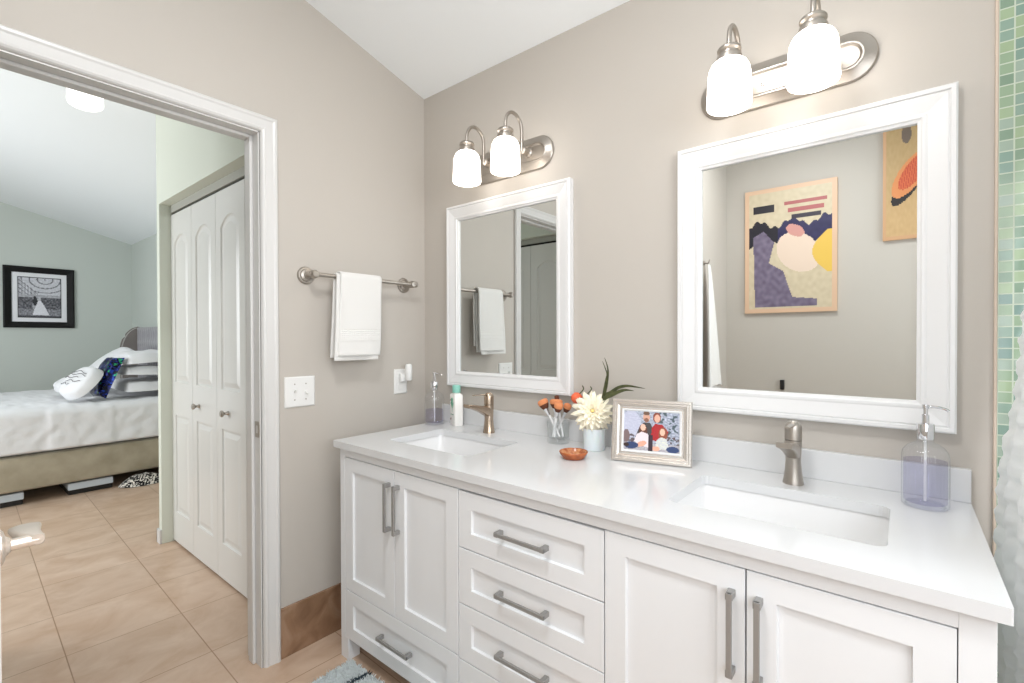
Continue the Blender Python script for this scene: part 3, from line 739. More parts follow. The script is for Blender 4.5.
# sinks
for (a, b), lab in zip(SX, ('rectangular white undermount sink at the end beside the towel wall', 'rectangular white undermount sink at the end beside the shower curtain')):
    bm = B(); rows = []
    for ins, z, r in ((-0.028, CB-0.0005, 0.03), (-0.004, CB-0.0005, 0.026), (-0.003, CB-0.008, 0.026), (0.006, 0.76, 0.034), (0.020, 0.712, 0.045), (0.050, 0.695, 0.05), (0.10, 0.690, 0.02)):
        rows.append([bm.verts.new((u, v, z)) for u, v in rrect(a+ins, b-ins, SY[0]+ins, SY[1]-ins, r, 5)])
    outer = []
    for ins, z, r in ((-0.010, 0.74, 0.03), (0.004, 0.69, 0.05), (0.05, 0.675, 0.05), (0.10, 0.672, 0.02)):
        outer.append([bm.verts.new((u, v, z)) for u, v in rrect(a+ins, b-ins, SY[0]+ins, SY[1]-ins, r, 5)])
    und = [bm.verts.new((u, v, CB-0.012)) for u, v in rrect(a-0.028, b+0.028, SY[0]-0.028, SY[1]+0.028, 0.03, 5)]
    for seq in (rows, [rows[0], und]+outer):
        for p, q in zip(seq, seq[1:]):
            for i in range(len(p)):
                j = (i+1) % len(p); bm.faces.new((p[i], p[j], q[j], q[i]))
    bm.faces.new(rows[-1]); bm.faces.new(outer[-1])
    s = tag(obj('sink', bm, mt['ceramic'], None, True, 50), lab, 'sink')
    bm = B(); lathe(bm, [(0, 0.6935), (0.020, 0.6935), (0.022, 0.692), (0.022, 0.688)], ((a+b)/2, -0.27, 0), 24); obj('drain', bm, mt['chrome'], s, True)
# faucets
def faucet(x, mat, lab):
    f = thing('faucet', lab, 'faucet', (x, -0.100, CT))
    y = -0.100
    bm = B(); lathe(bm, [(0, CT), (0.0255, CT), (0.0255, CT+0.004), (0.0235, CT+0.012), (0.0205, CT+0.035), (0.0185, CT+0.06), (0.0195, CT+0.085), (0.0205, CT+0.112), (0.0205, CT+0.118), (0.0, CT+0.118)], (x, y, 0), 32); obj('body', bm, mat, f, True)
    bm = B(); lathe(bm, [(0, CT+0.120), (0.0208, CT+0.120), (0.0208, CT+0.150), (0.019, CT+0.160), (0.014, CT+0.167), (0.006, CT+0.170), (0, CT+0.1705)], (x, y, 0), 32)
    tube(bm, smoothpts([(x, y-0.005, CT+0.160), (x, y-0.04, CT+0.1625), (x, y-0.095, CT+0.166)], 5), [0.006]*6+[0.0045]*5, 10, flat=(1.3, 0.55)); obj('handle', bm, mat, f, True)
    bm = B(); rows = []
    for yy, zc, hw, hh in ((0.0, CT+0.088, 0.017, 0.020), (-0.02, CT+0.092, 0.018, 0.020), (-0.05, CT+0.104, 0.0185, 0.0145), (-0.09, CT+0.1165, 0.019, 0.010), (-0.124, CT+0.1245, 0.0195, 0.008), (-0.132, CT+0.1255, 0.0185, 0.0065)):
        rows.append([bm.verts.new((x+u, y+yy, zc+v)) for u, v in rrect(-hw, hw, -hh, hh, min(hw, hh)*0.55, 4)])
    for p, q in zip(rows, rows[1:]):
        for i in range(len(p)): j = (i+1) % len(p); bm.faces.new((p[i], p[j], q[j], q[i]))
    bm.faces.new(rows[0]); bm.faces.new(rows[-1]); obj('spout', bm, mat, f, True, 35)
faucet(0.5235, mt['bronze'], 'champagne metal single-lever faucet behind the sink near the pump bottles')
faucet(1.641, mt['nickel'], 'brushed nickel single-lever faucet behind the sink under the big mirror')

# ------------------------------------------------------------------ mirrors
def mirror(x0, x1, z0, z1, fw, lab):
    t = thing('wall_mirror', lab, 'mirror', ((x0+x1)/2, -0.001, z0))
    mp = lambda u, w_, d: (u, -0.001-d, w_)
    bm = B(); k = fw/0.073
    ring_frame(bm, (x0, x1, z0, z1), [(0, 0), (0, 0.026), (0.004*k, 0.030), (0.012*k, 0.030), (0.014*k, 0.0255), (0.018*k, 0.0275), (0.024*k, 0.0265), (0.054*k, 0.0205), (0.058*k, 0.0220), (0.064*k, 0.0220), (0.067*k, 0.0185), (0.073*k, 0.0165), (0.073*k, 0.007)], mp)
    ring_frame(bm, (x0, x1, z0, z1), [(0, 0), (0.073*k, 0.0)], mp)
    obj('frame', bm, mt['frame'], t)
    bm = B(); ring_frame(bm, (x0+fw-0.003, x1-fw+0.003, z0+fw-0.003, z1-fw+0.003), [(0, 0.003), (0, 0.0085)], mp, fill=True); obj('mirror_glass', bm, mt['mirror'], t)
mirror(0.1900, 0.8790, 1.0205, 1.8625, 0.069, 'white framed mirror above the sink near the towel wall')
mirror(1.2945, 1.9730, 1.0112, 1.8578, 0.0745, 'white framed mirror reflecting two posters, above the sink near the curtain')

# ------------------------------------------------------------------ vanity lights
def sconce(cx, dxs, spr, lab):
    t = thing('vanity_light', lab, 'wall light', (cx, 0, 2.0))
    hw, hh, zc = 0.2285, 0.0675, 2.002
    def stad(ins, n=14):
        r = hh-ins; out = []
        for sx, a0 in ((1, -PI/2), (-1, PI/2)):
            for k in range(n+1):
                a = a0+PI*k/n; out.append((cx+sx*(hw-hh)+r*math.cos(a), zc+r*math.sin(a)))
        return out
    bm = B(); prev = None
    for ins, d in ((0, 0), (0, 0.006), (0.003, 0.010), (0.026, 0.019), (0.030, 0.0225), (0.034, 0.0225), (0.037, 0.019), (0.040, 0.0165)):
        ring = [bm.verts.new((u, -0.0005-d, w_)) for u, w_ in stad(ins)]
        if prev:
            for i in range(len(ring)): j = (i+1) % len(ring); bm.faces.new((prev[i], prev[j], ring[j], ring[i]))
        else: bm.faces.new(ring)
        prev = ring
    bm.faces.new(prev); obj('backplate', bm, mt['nickel'], t, True, 30)
    bm = B(); lathe(bm, [(0, 0), (0.006, 0.0), (0.006, 0.002), (0.004, 0.004), (0, 0.0045)], (cx-0.045, -0.0172, zc-0.004), 14, 'y'); obj('screw', bm, mt['chrome'], t, True)
    for s in (-1, 1):
        x = cx+dxs+s*spr; ys = -0.165
        bm = B(); lathe(bm, [(0.021, 0), (0.021, 0.006), (0.015, 0.012), (0.0145, 0.03), (0.017, 0.034), (0.017, 0.044), (0.011, 0.05), (0, 0.051)], (x, -0.016, zc+0.006), 22, 'y')
        r = 0.0515; ya = -0.062; yc = (ya+ys)/2; zb = 2.081
        pts = [(x, ya, zc-0.004), (x, ya, zc+0.04), (x, ya, 2.06)]
        for k in range(0, 13):
            a = PI*k/12; pts.append((x, yc+r*math.cos(a), zb+(r+0.006)*math.sin(a)))
        pts += [(x, ys, 2.072), (x, ys, 2.058)]
        tube(bm, pts, 0.0068, 12); obj('arm', bm, mt['nickel'], t, True)
        bm = B(); lathe(bm, [(0, 2.066), (0.011, 2.066), (0.013, 2.062), (0.027, 2.058), (0.031, 2.053), (0.031, 2.048), (0.026, 2.043), (0.026, 2.038), (0.032, 2.033), (0.034, 2.022), (0.034, 2.013), (0, 2.013)], (x, ys, 0), 32); obj('fitter_cap', bm, mt['nickel'], t, True, 30)
        bm = B(); lathe(bm, [(0.030, 2.020), (0.038, 2.017), (0.047, 2.008), (0.053, 1.995), (0.0555, 1.980), (0.0570, 1.945), (0.0585, 1.905), (0.0588, 1.898), (0.057, 1.892), (0.053, 1.890), (0.0, 1.891)], (x, ys, 0), 40)
        o = obj('lamp_shade', bm, mt['opal'], t, True, 50); o['label'] = 'lit white opal glass shade'
sconce(0.560, 0.008, 0.1045, 'two-shade brushed nickel wall light above the mirror near the towel wall')
sconce(1.5925, 0.0, 0.1005, 'two-shade brushed nickel wall light above the mirror near the curtain')

cl = thing('added_ceiling_light', 'round flush fill light added out of view over the bathroom', 'ceiling light', (1.35, -1.45, ceil_z(-1.45)))  # unseen fitting added to house the overhead fill light
bm = B(); lathe(bm, [(0, 2.86), (0.24, 2.86), (0.24, 2.745), (0.225, 2.735), (0.215, 2.74), (0, 2.74)], (1.35, -1.45, 0), 40); obj('canopy', bm, mt['nickel'], cl, True)
bm = B(); lathe(bm, [(0.21, 2.739), (0.20, 2.725), (0.16, 2.712), (0.08, 2.705), (0, 2.704)], (1.35, -1.45, 0), 40); obj('diffuser', bm, mt['opal'], cl, True)

# ------------------------------------------------------------------ left wall fittings
tr = thing('towel_rail', 'brushed nickel towel rail on the wall between door casing and corner', 'towel rail', (0, -0.38, 1.5))
for y in (-0.623, -0.134):
    bm = B(); lathe(bm, [(0.0355, 0.0005), (0.0355, 0.004), (0.032, 0.008), (0.026, 0.009), (0.024, 0.013), (0.015, 0.016), (0.012, 0.022), (0, 0.022)], (0, y, 1.5), 32, 'x'); obj('rosette', bm, mt['nickel'], tr, True, 35)
    bm = B(); tube(bm, [(0.018, y, 1.5), (0.055, y, 1.5)], 0.0105, 14); lathe(bm, [(0, 0.050), (0.013, 0.050), (0.0165, 0.058), (0.0165, 0.076), (0.012, 0.083), (0, 0.084)], (0, y, 1.5), 20, 'x'); obj('post', bm, mt['nickel'], tr, True)
bm = B(); tube(bm, [(0.068, -0.643, 1.5), (0.068, -0.638, 1.5), (0.068, -0.12, 1.5)], [0.0085, 0.0085, 0.0085], 14)
lathe(bm, [(0, -0.004), (0.008, -0.004), (0.013, 0.0), (0.013, 0.006), (0.009, 0.010), (0, 0.011)], (0.068, -0.110, 1.5), 16, 'y'); obj('bar', bm, mt['nickel'], tr, True)
# hand towel folded over the bar: wall-side fall, over the bar, room-side fall
tw = thing('hand_towel', 'folded white hand towel hanging over the nickel towel rail', 'towel', (0.068, -0.42, 1.15))
def towel_layer(y0, y1, zf, zb, off, seed):
    R = 0.0115+off; xb = 0.068
    Lf = 1.5-zf; Lb = 1.5-zb; arc = PI*R; T = Lf+Lb+arc
    def fn(u, v):
        y = y0+(y1-y0)*u; s = v*T
        flare = 0.0
        if s < Lb: x, z = xb-R, zb+s; k = (1.5-z)
        elif s < Lb+arc:
            a = (s-Lb)/R; x, z = xb-R*math.cos(a), 1.5+R*math.sin(a); k = 0
        else: z = 1.5-(s-Lb-arc); x = xb+R; k = 1.5-z
        wv = math.sin(u*7+seed)*0.004*min(1, k*4)+noise.noise(Vector((u*3+seed, z*6, seed)))*0.006*min(1, k*3)
        if s < Lb: x -= 0.010*k; x = max(0.006, x + wv*0.4)
        elif s > Lb+arc: x += wv + 0.010*k
        y += ((u-0.5)*0.10*k if u < 0.5 else -(u-0.5)*0.06*k) + noise.noise(Vector((z*5, seed, u)))*0.003
        return (x, y, z)
    bm = B(); sheet(bm, fn, 26, 90); return bm
for y0, y1, zf, zb, off, sd in ((-0.532, -0.331, 1.153, 1.166, 0.0, 1.0), (-0.518, -0.321, 1.172, 1.20, 0.0085, 4.0)):
    o = obj('towel_fold', towel_layer(y0, y1, zf, zb, off, sd), mt['towel'], tw, True, 80)
    md = o.modifiers.new('thick', 'SOLIDIFY'); md.thickness = 0.006; md.offset = 0
R = 0.0115+0.0085
bm = B()
def band(u, v):
    k = 1.5-(1.235+v*0.05); sd = 4.0; uu = 0.03+0.94*u; z = 1.235+v*0.05
    wv = math.sin(uu*7+sd)*0.004*min(1, k*4)+noise.noise(Vector((uu*3+sd, z*6, sd)))*0.006*min(1, k*3)
    y = -0.518+0.197*uu + ((uu-0.5)*0.10*k if uu < 0.5 else -(uu-0.5)*0.06*k) + noise.noise(Vector((z*5, sd, uu)))*0.003
    return (0.068+R+wv+0.010*k+0.0040+0.0010*math.sin(v*40)+0.0006*math.sin(u*150), y, z)
sheet(bm, band, 90, 40); o = obj('woven_band', bm, mt['towelband'], tw, True, 80); o['label'] = 'flat woven band near the hem'

sw = thing('light_switch', 'white double toggle switch plate beside the door casing', 'light switch', (0, -0.65, 0.972))
def plate(bm, y0, y1, z0, z1):
    ring_frame(bm, (y0, y1, z0, z1), [(0, 0.0003), (0, 0.003), (0.004, 0.0062), (0.006, 0.0066)], lambda u, w_, d: (d, u, w_), fill=True)
bm = B(); plate(bm, -0.712, -0.588, 0.972, 1.0935); obj('plate', bm, mt['plastic'], sw)
for y, s in ((-0.673, 1), (-0.627, -1)):
    bm = B(); box(bm, 0.0062, 0.0072, y-0.006, y+0.006, 1.020, 1.046, 0.0004); tube(bm, [(0.006, y, 1.033), (0.018, y, 1.033+s*0.010)], [0.0048, 0.0036], 8); obj('toggle', bm, mt['plastic'], sw)
    for z in (1.002, 1.064):
        bm = B(); lathe(bm, [(0, 0.0064), (0.003, 0.0064), (0.0025, 0.0074), (0, 0.0076)], (0, y, z), 10, 'x'); obj('screw', bm, mt['nickel'], sw)
ou = thing('wall_outlet', 'white wall outlet near the corner above the counter', 'outlet', (0, -0.155, 0.979))
bm = B(); plate(bm, -0.192, -0.118, 0.979, 1.097); obj('plate', bm, mt['plastic'], ou)
for z in (1.014, 1.062):
    bm = B(); prism(bm, rrect(-0.171, -0.139, z-0.014, z+0.014, 0.009), lambda u, w_, d: (d, u, w_), 0.0062, 0.0085); box(bm, 0.0084, 0.0088, -0.163, -0.1605, z-0.004, z+0.005); box(bm, 0.0084, 0.0088, -0.150, -0.1475, z-0.004, z+0.005)
    obj('receptacle', bm, mt['plastic'], ou)
nl = thing('plug_in_freshener', 'white plug-in air freshener stuck in the wall outlet', 'air freshener', (0.01, -0.145, 1.06))
bm = B(); box(bm, 0.0092, 0.030, -0.170, -0.130, 1.036, 1.078, 0.008, 3); obj('plug', bm, mt['plastic'], nl, True)
bm = B(); lathe(bm, [(0, 1.044), (0.013, 1.044), (0.0165, 1.050), (0.0175, 1.085), (0.0165, 1.114), (0.012, 1.122), (0, 1.123)], (0.044, -0.139, 0), 24); obj('casing', bm, mt['plastic'], nl, True)

# ------------------------------------------------------------------ things on the counter
def dispenser(x, y, level, yaw, lab):
    t = thing('soap_dispenser', lab, 'soap dispenser', (x, y, CT)); z = CT+0.0005
    bm = B(); seg = 112
    lathe(bm, [(0, z+0.008), (0.034, z+0.008), (0.037, z+0.004), (0.034, z+0.001), (0.040, z), (0.0435, z+0.004), (0.0435, z+0.118), (0.041, z+0.130), (0.033, z+0.141), (0.022, z+0.148), (0.0155, z+0.152), (0.0150, z+0.166)], (x, y, 0), seg, ribs=28, ribd=0.020)
    obj('bottle', bm, mt['glass'], t, True, 60)
    bm = B(); zl = CT+level
    lathe(bm, [(0, z+0.0085), (0.0355, z+0.0095), (0.0400, z+0.0125), (0.0400, zl), (0, zl)], (x, y, 0), 64); o = obj('liquid_soap', bm, mt['soap'], t, True, 50); o['label'] = 'pale lavender liquid soap'
    bm = B(); lathe(bm, [(0, z+0.158), (0.0165, z+0.158), (0.0172, z+0.160), (0.0172, z+0.192), (0.0162, z+0.1945), (0.007, z+0.195), (0.007, z+0.215), (0.0045, z+0.216), (0.0045, z+0.230), (0.0062, z+0.230), (0.0062, z+0.239), (0, z+0.240)], (x, y, 0), 32)
    dx, dy = math.cos(yaw), math.sin(yaw)
    tube(bm, smoothpts([(x, y, z+0.234), (x+dx*0.02, y+dy*0.02, z+0.234), (x+dx*0.036, y+dy*0.036, z+0.230), (x+dx*0.042, y+dy*0.042, z+0.2255)], 4), 0.0030, 10)
    obj('pump', bm, mt['chrome'], t, True, 35)
    bm = B(); tube(bm, [(x, y, z+0.012), (x, y, z+0.158)], 0.0028, 10); obj('dip_tube', bm, mt['plastic'], t)
dispenser(0.1915, -0.108, 0.068, math.radians(15), 'half empty ribbed glass soap dispenser in the corner beside the lotion bottle')
dispenser(1.9135, -0.110, 0.1085, math.radians(12), 'nearly full ribbed glass soap dispenser beside the shower curtain')
# lotion bottle
lx, ly = 0.292, -0.064
lt = thing('lotion_bottle', 'white lotion bottle with mint green cap behind the sink', 'bottle', (lx, ly, CT))
ang = math.radians(-25)
def rot2(u, v): return (lx+u*math.cos(ang)-v*math.sin(ang), ly+u*math.sin(ang)+v*math.cos(ang))
bm = B(); rows = []
for hw, hd, z in ((0.034, 0.018, 0), (0.036, 0.020, 0.004), (0.0365, 0.0205, 0.06), (0.0360, 0.0203, 0.134), (0.033, 0.0185, 0.141), (0.020, 0.014, 0.145), (0.013, 0.012, 0.146), (0.013, 0.012, 0.150)):
    rows.append([bm.verts.new((*rot2(u, v), CT+0.0005+z)) for u, v in rrect(-hw, hw, -hd, hd, hd*0.35, 5)])
for p, q in zip(rows, rows[1:]):
    for i in range(len(p)): j = (i+1) % len(p); bm.faces.new((p[i], p[j], q[j], q[i]))
bm.faces.new(rows[0]); bm.faces.new(rows[-1]); lb = obj('bottle', bm, mt['lotion'], lt, True, 50)
bm = B(); lathe(bm, [(0, 0), (0.0185, 0), (0.019, 0.002), (0.0185, 0.031), (0.016, 0.034), (0, 0.0345)], (lx, ly, CT+0.149), 24); o = obj('cap', bm, mt['mint'], lt, True); o['label'] = 'mint green cap'
bm = B()
def dec(P):
    vs = [bm.verts.new((*rot2(u, -0.0212), CT+z)) for u, z in P]; bm.faces.new(vs)
    vs2 = [bm.verts.new((*rot2(u, -0.0195), CT+z)) for u, z in P]
    for i in range(len(P)): j = (i+1) % len(P); bm.faces.new((vs[i], vs[j], vs2[j], vs2[i]))
dec([(-0.016, 0.118), (-0.002, 0.128), (0.010, 0.122), (0.006, 0.095), (0.002, 0.06), (-0.002, 0.09)]); dec([(-0.020, 0.10), (-0.012, 0.11), (-0.006, 0.08)]); dec([(0.010, 0.10), (0.018, 0.108), (0.011, 0.082)])
dec([(-0.018, 0.052), (0.018, 0.052), (0.018, 0.049), (-0.018, 0.049)])
o = obj('leaf_print', bm, mt['greenprint'], lt); o['label'] = 'green leaf print'
for P in ([(-0.024, 0.030), (-0.016, 0.034), (-0.014, 0.026), (-0.022, 0.022)], [(-0.028, 0.115), (-0.020, 0.117), (-0.020, 0.111), (-0.027, 0.110)]):
    bm = B(); dec(P); o = obj('dark_print', bm, mt['redprint'], lt); o['label'] = 'small dark red print'

# tumbler with five makeup brushes
tx, ty = 0.858, -0.078
bm = B(); z = CT+0.0005
lathe(bm, [(0, z), (0.040, z), (0.0425, z+0.003), (0.0425, z+0.012), (0.041, z+0.018), (0.0435, z+0.080), (0.0425, z+0.0805), (0.0415, z+0.080), (0.0390, z+0.020), (0.034, z+0.017), (0, z+0.017)], (tx, ty, 0), 48)
tag(obj('glass_tumbler', bm, mt['tumbler'], None, True, 60), 'clear glass tumbler holding makeup brushes beside the flower vase', 'glass')
brush = [((0.864, -0.076), (0.796, -0.094), 0.153, 'bristle', 0.020, 'makeup brush with wide copper head leaning farthest toward the lotion bottle'),
         ((0.872, -0.066), (0.834, -0.052), 0.168, 'bristledark', 0.009, 'slim makeup brush with small dark tip standing tallest in the tumbler'),
         ((0.852, -0.094), (0.852, -0.082), 0.158, 'bristle', 0.0235, 'makeup brush with broad copper head at the middle of the tumbler'),
         ((0.838, -0.066), (0.892, -0.062), 0.142, 'bristle', 0.0145, 'makeup brush with pale copper head leaning toward the flower'),
         ((0.842, -0.092), (0.884, -0.112), 0.150, 'bristle', 0.0165, 'makeup brush with rounded brown head in front of the tumbler')]
for (bx, by), (hx, hy), hz, mat, r, lab in brush:
    a = Vector((bx, by, CT+0.022)); b = Vector((hx, hy, CT+hz)); d = (b-a).normalized()
    t = thing('makeup_brush', lab, 'brush', a, 'makeup brushes in the glass tumbler')
    L = (b-a).length
    bm = B(); tube(bm, [a, a+d*L*0.3, a+d*L*0.62], [0.0030, 0.0052, 0.0046], 10); obj('handle', bm, mt['brushhandle'], t, True)
    bm = B(); tube(bm, [a+d*L*0.60, a+d*L*0.80], [0.0050, r*0.55], 12); obj('ferrule', bm, mt['chrome'], t, True)
    bm = B(); q = [a+d*L*0.79, a+d*L*0.85, a+d*L*0.91]; tube(bm, q, [r*0.55, r*0.80, r*0.97], 14); bb = obj('bristles', bm, mt['bristledark'], t, True, 60)
    bm = B(); q = [a+d*L*0.905, a+d*L*0.96, a+d*(L*1.02), a+d*(L*1.045), a+d*(L*1.05)]; tube(bm, q, [r*0.95, r*1.06, r*1.0, r*0.7, r*0.2], 14); bb = obj('bristle_tips', bm, mt[mat], t, True, 60); bb['label'] = 'copper coloured bristle tips' if mat == 'bristle' else 'brown bristle tips'

# flower vase, dahlia and coral bloom
vx, vy = 1.020, -0.090
bm = B(); lathe(bm, [(0, z), (0.036, z), (0.038, z+0.003), (0.0395, z+0.076), (0.038, z+0.0765), (0.0365, z+0.076), (0.0345, z+0.006), (0, z+0.005)], (vx, vy, 0), 40)
tag(obj('flower_vase', bm, mt['potglass'], None, True, 50), 'frosted white glass vase holding the cream dahlia', 'vase')
fl = thing('artificial_dahlia', 'cream artificial dahlia with dark strap leaves in the white vase', 'flower', (vx, vy, CT+0.02))
C0 = Vector((1.026, -0.112, 0.987)); N = Vector((0.42, -0.86, 0.28)).normalized()
tx_ = Vector((0, 0, 1)).cross(N).normalized(); ty_ = N.cross(tx_)
bm = B()
def petal(ang, L, Wd, tilt, base, curl, seed):
    rad = tx_*math.cos(ang)+ty_*math.sin(ang); side = N.cross(rad)
    rows = []
    for i in range(7):
        t = i/6; ww = Wd*math.sin(PI*(0.10+0.86*t))**0.85*(1.0 if t < 0.9 else 0.45)
        h = base + L*t*math.sin(tilt) + curl*t*t
        p = C0 + rad*(0.006+L*t*math.cos(tilt)) + N*h
        rows.append([bm.verts.new(p + side*ww*s + N*(abs(s)**2*0.35*ww)) for s in (-1, -0.5, 0, 0.5, 1)])
    for a, b in zip(rows, rows[1:]):
        for k in range(4): bm.faces.new((a[k], a[k+1], b[k+1], b[k]))
for ringi, (n, L, Wd, tilt, base, curl) in enumerate(((15, 0.074, 0.0110, -0.20, -0.008, -0.012), (15, 0.070, 0.0105, 0.00, -0.004, -0.008), (14, 0.063, 0.0098, 0.20, 0.000, -0.006), (13, 0.053, 0.0088, 0.42, 0.002, -0.004), (12, 0.042, 0.0075, 0.66, 0.004, -0.002), (10, 0.030, 0.0058, 0.92, 0.006, 0.0), (8, 0.020, 0.0042, 1.2, 0.007, 0.0))):
    for k in range(n):
        petal(2*PI*k/n+ringi*0.31+random.uniform(-0.07, 0.07), L*random.uniform(0.92, 1.06), Wd, tilt+random.uniform(-0.06, 0.06), base, curl, k)
o = obj('petals', bm, mt['petal'], fl, True, 80); md = o.modifiers.new('thick', 'SOLIDIFY'); md.thickness = 0.0008
bm = B(); bmesh.ops.create_icosphere(bm, subdivisions=2, radius=0.006, matrix=Matrix.Translation(C0+N*0.012)); o = obj('flower_centre', bm, mt['petalcore'], fl, True); o['label'] = 'yellow centre'
bm = B(); tube(bm, smoothpts([(vx, vy, CT+0.012), (vx, vy-0.002, CT+0.07), tuple(C0-N*0.012)], 5), 0.003, 8); obj('stem', bm, mt['leaf'], fl, True)
def strap(pts, wd):
    bm = B(); P = smoothpts(pts, 6); n = len(P); rows = []
    for i, p in enumerate(P):
        t = i/(n-1); ww = wd*min(1, 0.5+t*2)*(1-t**2.5)+0.0004
        d = (P[min(i+1, n-1)]-P[max(i-1, 0)]).normalized(); s = d.cross(Vector((0.5, 1, 0.2))).normalized()
        rows.append([bm.verts.new(p+s*ww*k+Vector((0, -1, 0))*ww*0.35*(abs(k))) for k in (-1, 0, 1)])
    for a, b in zip(rows, rows[1:]):
        for k in range(2): bm.faces.new((a[k], a[k+1], b[k+1], b[k]))
    o = obj('leaf', bm, mt['leaf'], fl, True, 80); md = o.modifiers.new('thick', 'SOLIDIFY'); md.thickness = 0.0012
strap([(1.032, -0.085, 0.93), (1.047, -0.080, 1.015), (1.055, -0.07, 1.057), (1.0623, -0.07, 1.091), (1.0655, -0.07, 1.125), (1.061, -0.07, 1.150), (1.0508, -0.07, 1.1745)], 0.0065)
strap([(1.030, -0.088, 0.94), (1.050, -0.08, 1.04), (1.0625, -0.078, 1.10), (1.0637, -0.074, 1.117), (1.055, -0.074, 1.140), (1.045, -0.074, 1.162)], 0.0045)
strap([(1.034, -0.085, 0.93), (1.0506, -0.078, 1.030), (1.0766, -0.072, 1.053), (1.1075, -0.07, 1.073), (1.1378, -0.07, 1.080), (1.170, -0.07, 1.0785), (1.203, -0.07, 1.0745)], 0.0065)
strap([(1.034, -0.09, 0.93), (1.055, -0.09, 1.022), (1.0926, -0.09, 1.048), (1.123, -0.09, 1.063), (1.1447, -0.09, 1.068), (1.172, -0.09, 1.067)], 0.0072)
cb = thing('artificial_coral_flower', 'small coral pompom bloom on a stem behind the makeup brushes', 'flower', (vx-0.01, vy+0.01, CT+0.02))
cc = Vector((0.930, -0.062, 1.021))
bm = B(); bmesh.ops.create_icosphere(bm, subdivisions=4, radius=0.0205)
for v in bm.verts:
    v.co *= 1+0.10*math.sin(v.co.x*700)*math.sin(v.co.y*700)*math.sin(v.co.z*700+1)+0.05*noise.noise(v.co*120); v.co += cc
obj('bloom', bm, mt['coral'], cb, True, 60)
bm = B(); tube(bm, smoothpts([(1.012, -0.074, CT+0.014), (1.000, -0.070, CT+0.08), (0.955, -0.064, 0.995), tuple(cc)], 6), 0.002, 8); obj('stem', bm, mt['leaf'], cb, True)
bm = B(); tube(bm, smoothpts([tuple(cc+Vector((0.01, 0.0, 0.014))), (0.955, -0.055, 1.055), (0.947, -0.05, 1.068)], 5), [0.0022]*10+[0.0008], 8)
tube(bm, smoothpts([(0.966, -0.06, 1.03), (0.985, -0.05, 1.055), (0.978, -0.045, 1.066)], 5), [0.0022]*10+[0.0008], 8); obj('twig', bm, mt['leaf'], cb, True)

# terracotta dish
dx_, dy_ = 1.030, -0.245
ds = thing('terracotta_dish', 'small round glazed terracotta dish on the counter in front of the vase', 'dish', (dx_, dy_, CT))
bm = B(); lathe(bm, [(0, z), (0.033, z), (0.036, z+0.002), (0.046, z+0.018), (0.0475, z+0.022), (0.046, z+0.024), (0.0435, z+0.022)], (dx_, dy_, 0), 40); obj('bowl', bm, mt['terra'], ds, True, 60)
bm = B(); lathe(bm, [(0.0445, z+0.0232), (0.042, z+0.019), (0.035, z+0.0085), (0.030, z+0.006), (0, z+0.0055)], (dx_, dy_, 0), 40); o = obj('glazed_inside', bm, mt['terra_in'], ds, True, 60); o['label'] = 'mottled glazed inside'

# family photo frame leaning back on its strut
pf = thing('photo_frame', 'champagne silver photo frame with a family portrait standing on the counter', 'picture frame', (1.256, -0.154, CT))
P0 = Vector((1.1371, -0.1865, CT+0.001)); ux = Vector((0.238, 0.0653, 0)).normalized(); nf = Vector((ux.y, -ux.x, 0)); LEAN = math.radians(9)
up = Vector((0, 0, 1))*math.cos(LEAN)-nf*math.sin(LEAN); fn_ = ux.cross(up)
if fn_.dot(nf) < 0: fn_ = -fn_
FW, FH = 0.2468, 0.199
mpP = lambda u, w_, d: tuple(P0+ux*u+up*w_+fn_*d)
bm = B()
ring_frame(bm, (0, FW, 0, FH), [(0, -0.012), (0, 0.004), (0.003, 0.007), (0.009, 0.007), (0.011, 0.003), (0.016, 0.003), (0.018, 0.005), (0.024, 0.004), (0.027, 0.001), (0.031, 0.001)], mpP)
ring_frame(bm, (0, FW, 0, FH), [(0, -0.012), (0.02, -0.012)], mpP, fill=True)
obj('frame', bm, mt['silver'], pf)
bm = B(); ring_frame(bm, (0.031, FW-0.031, 0.031, FH-0.031), [(0, 0.001), (0.0015, 0.0028), (0.004, 0.0024), (0.007, -0.001)], mpP); obj('inner_lip', bm, mt['frame'], pf)
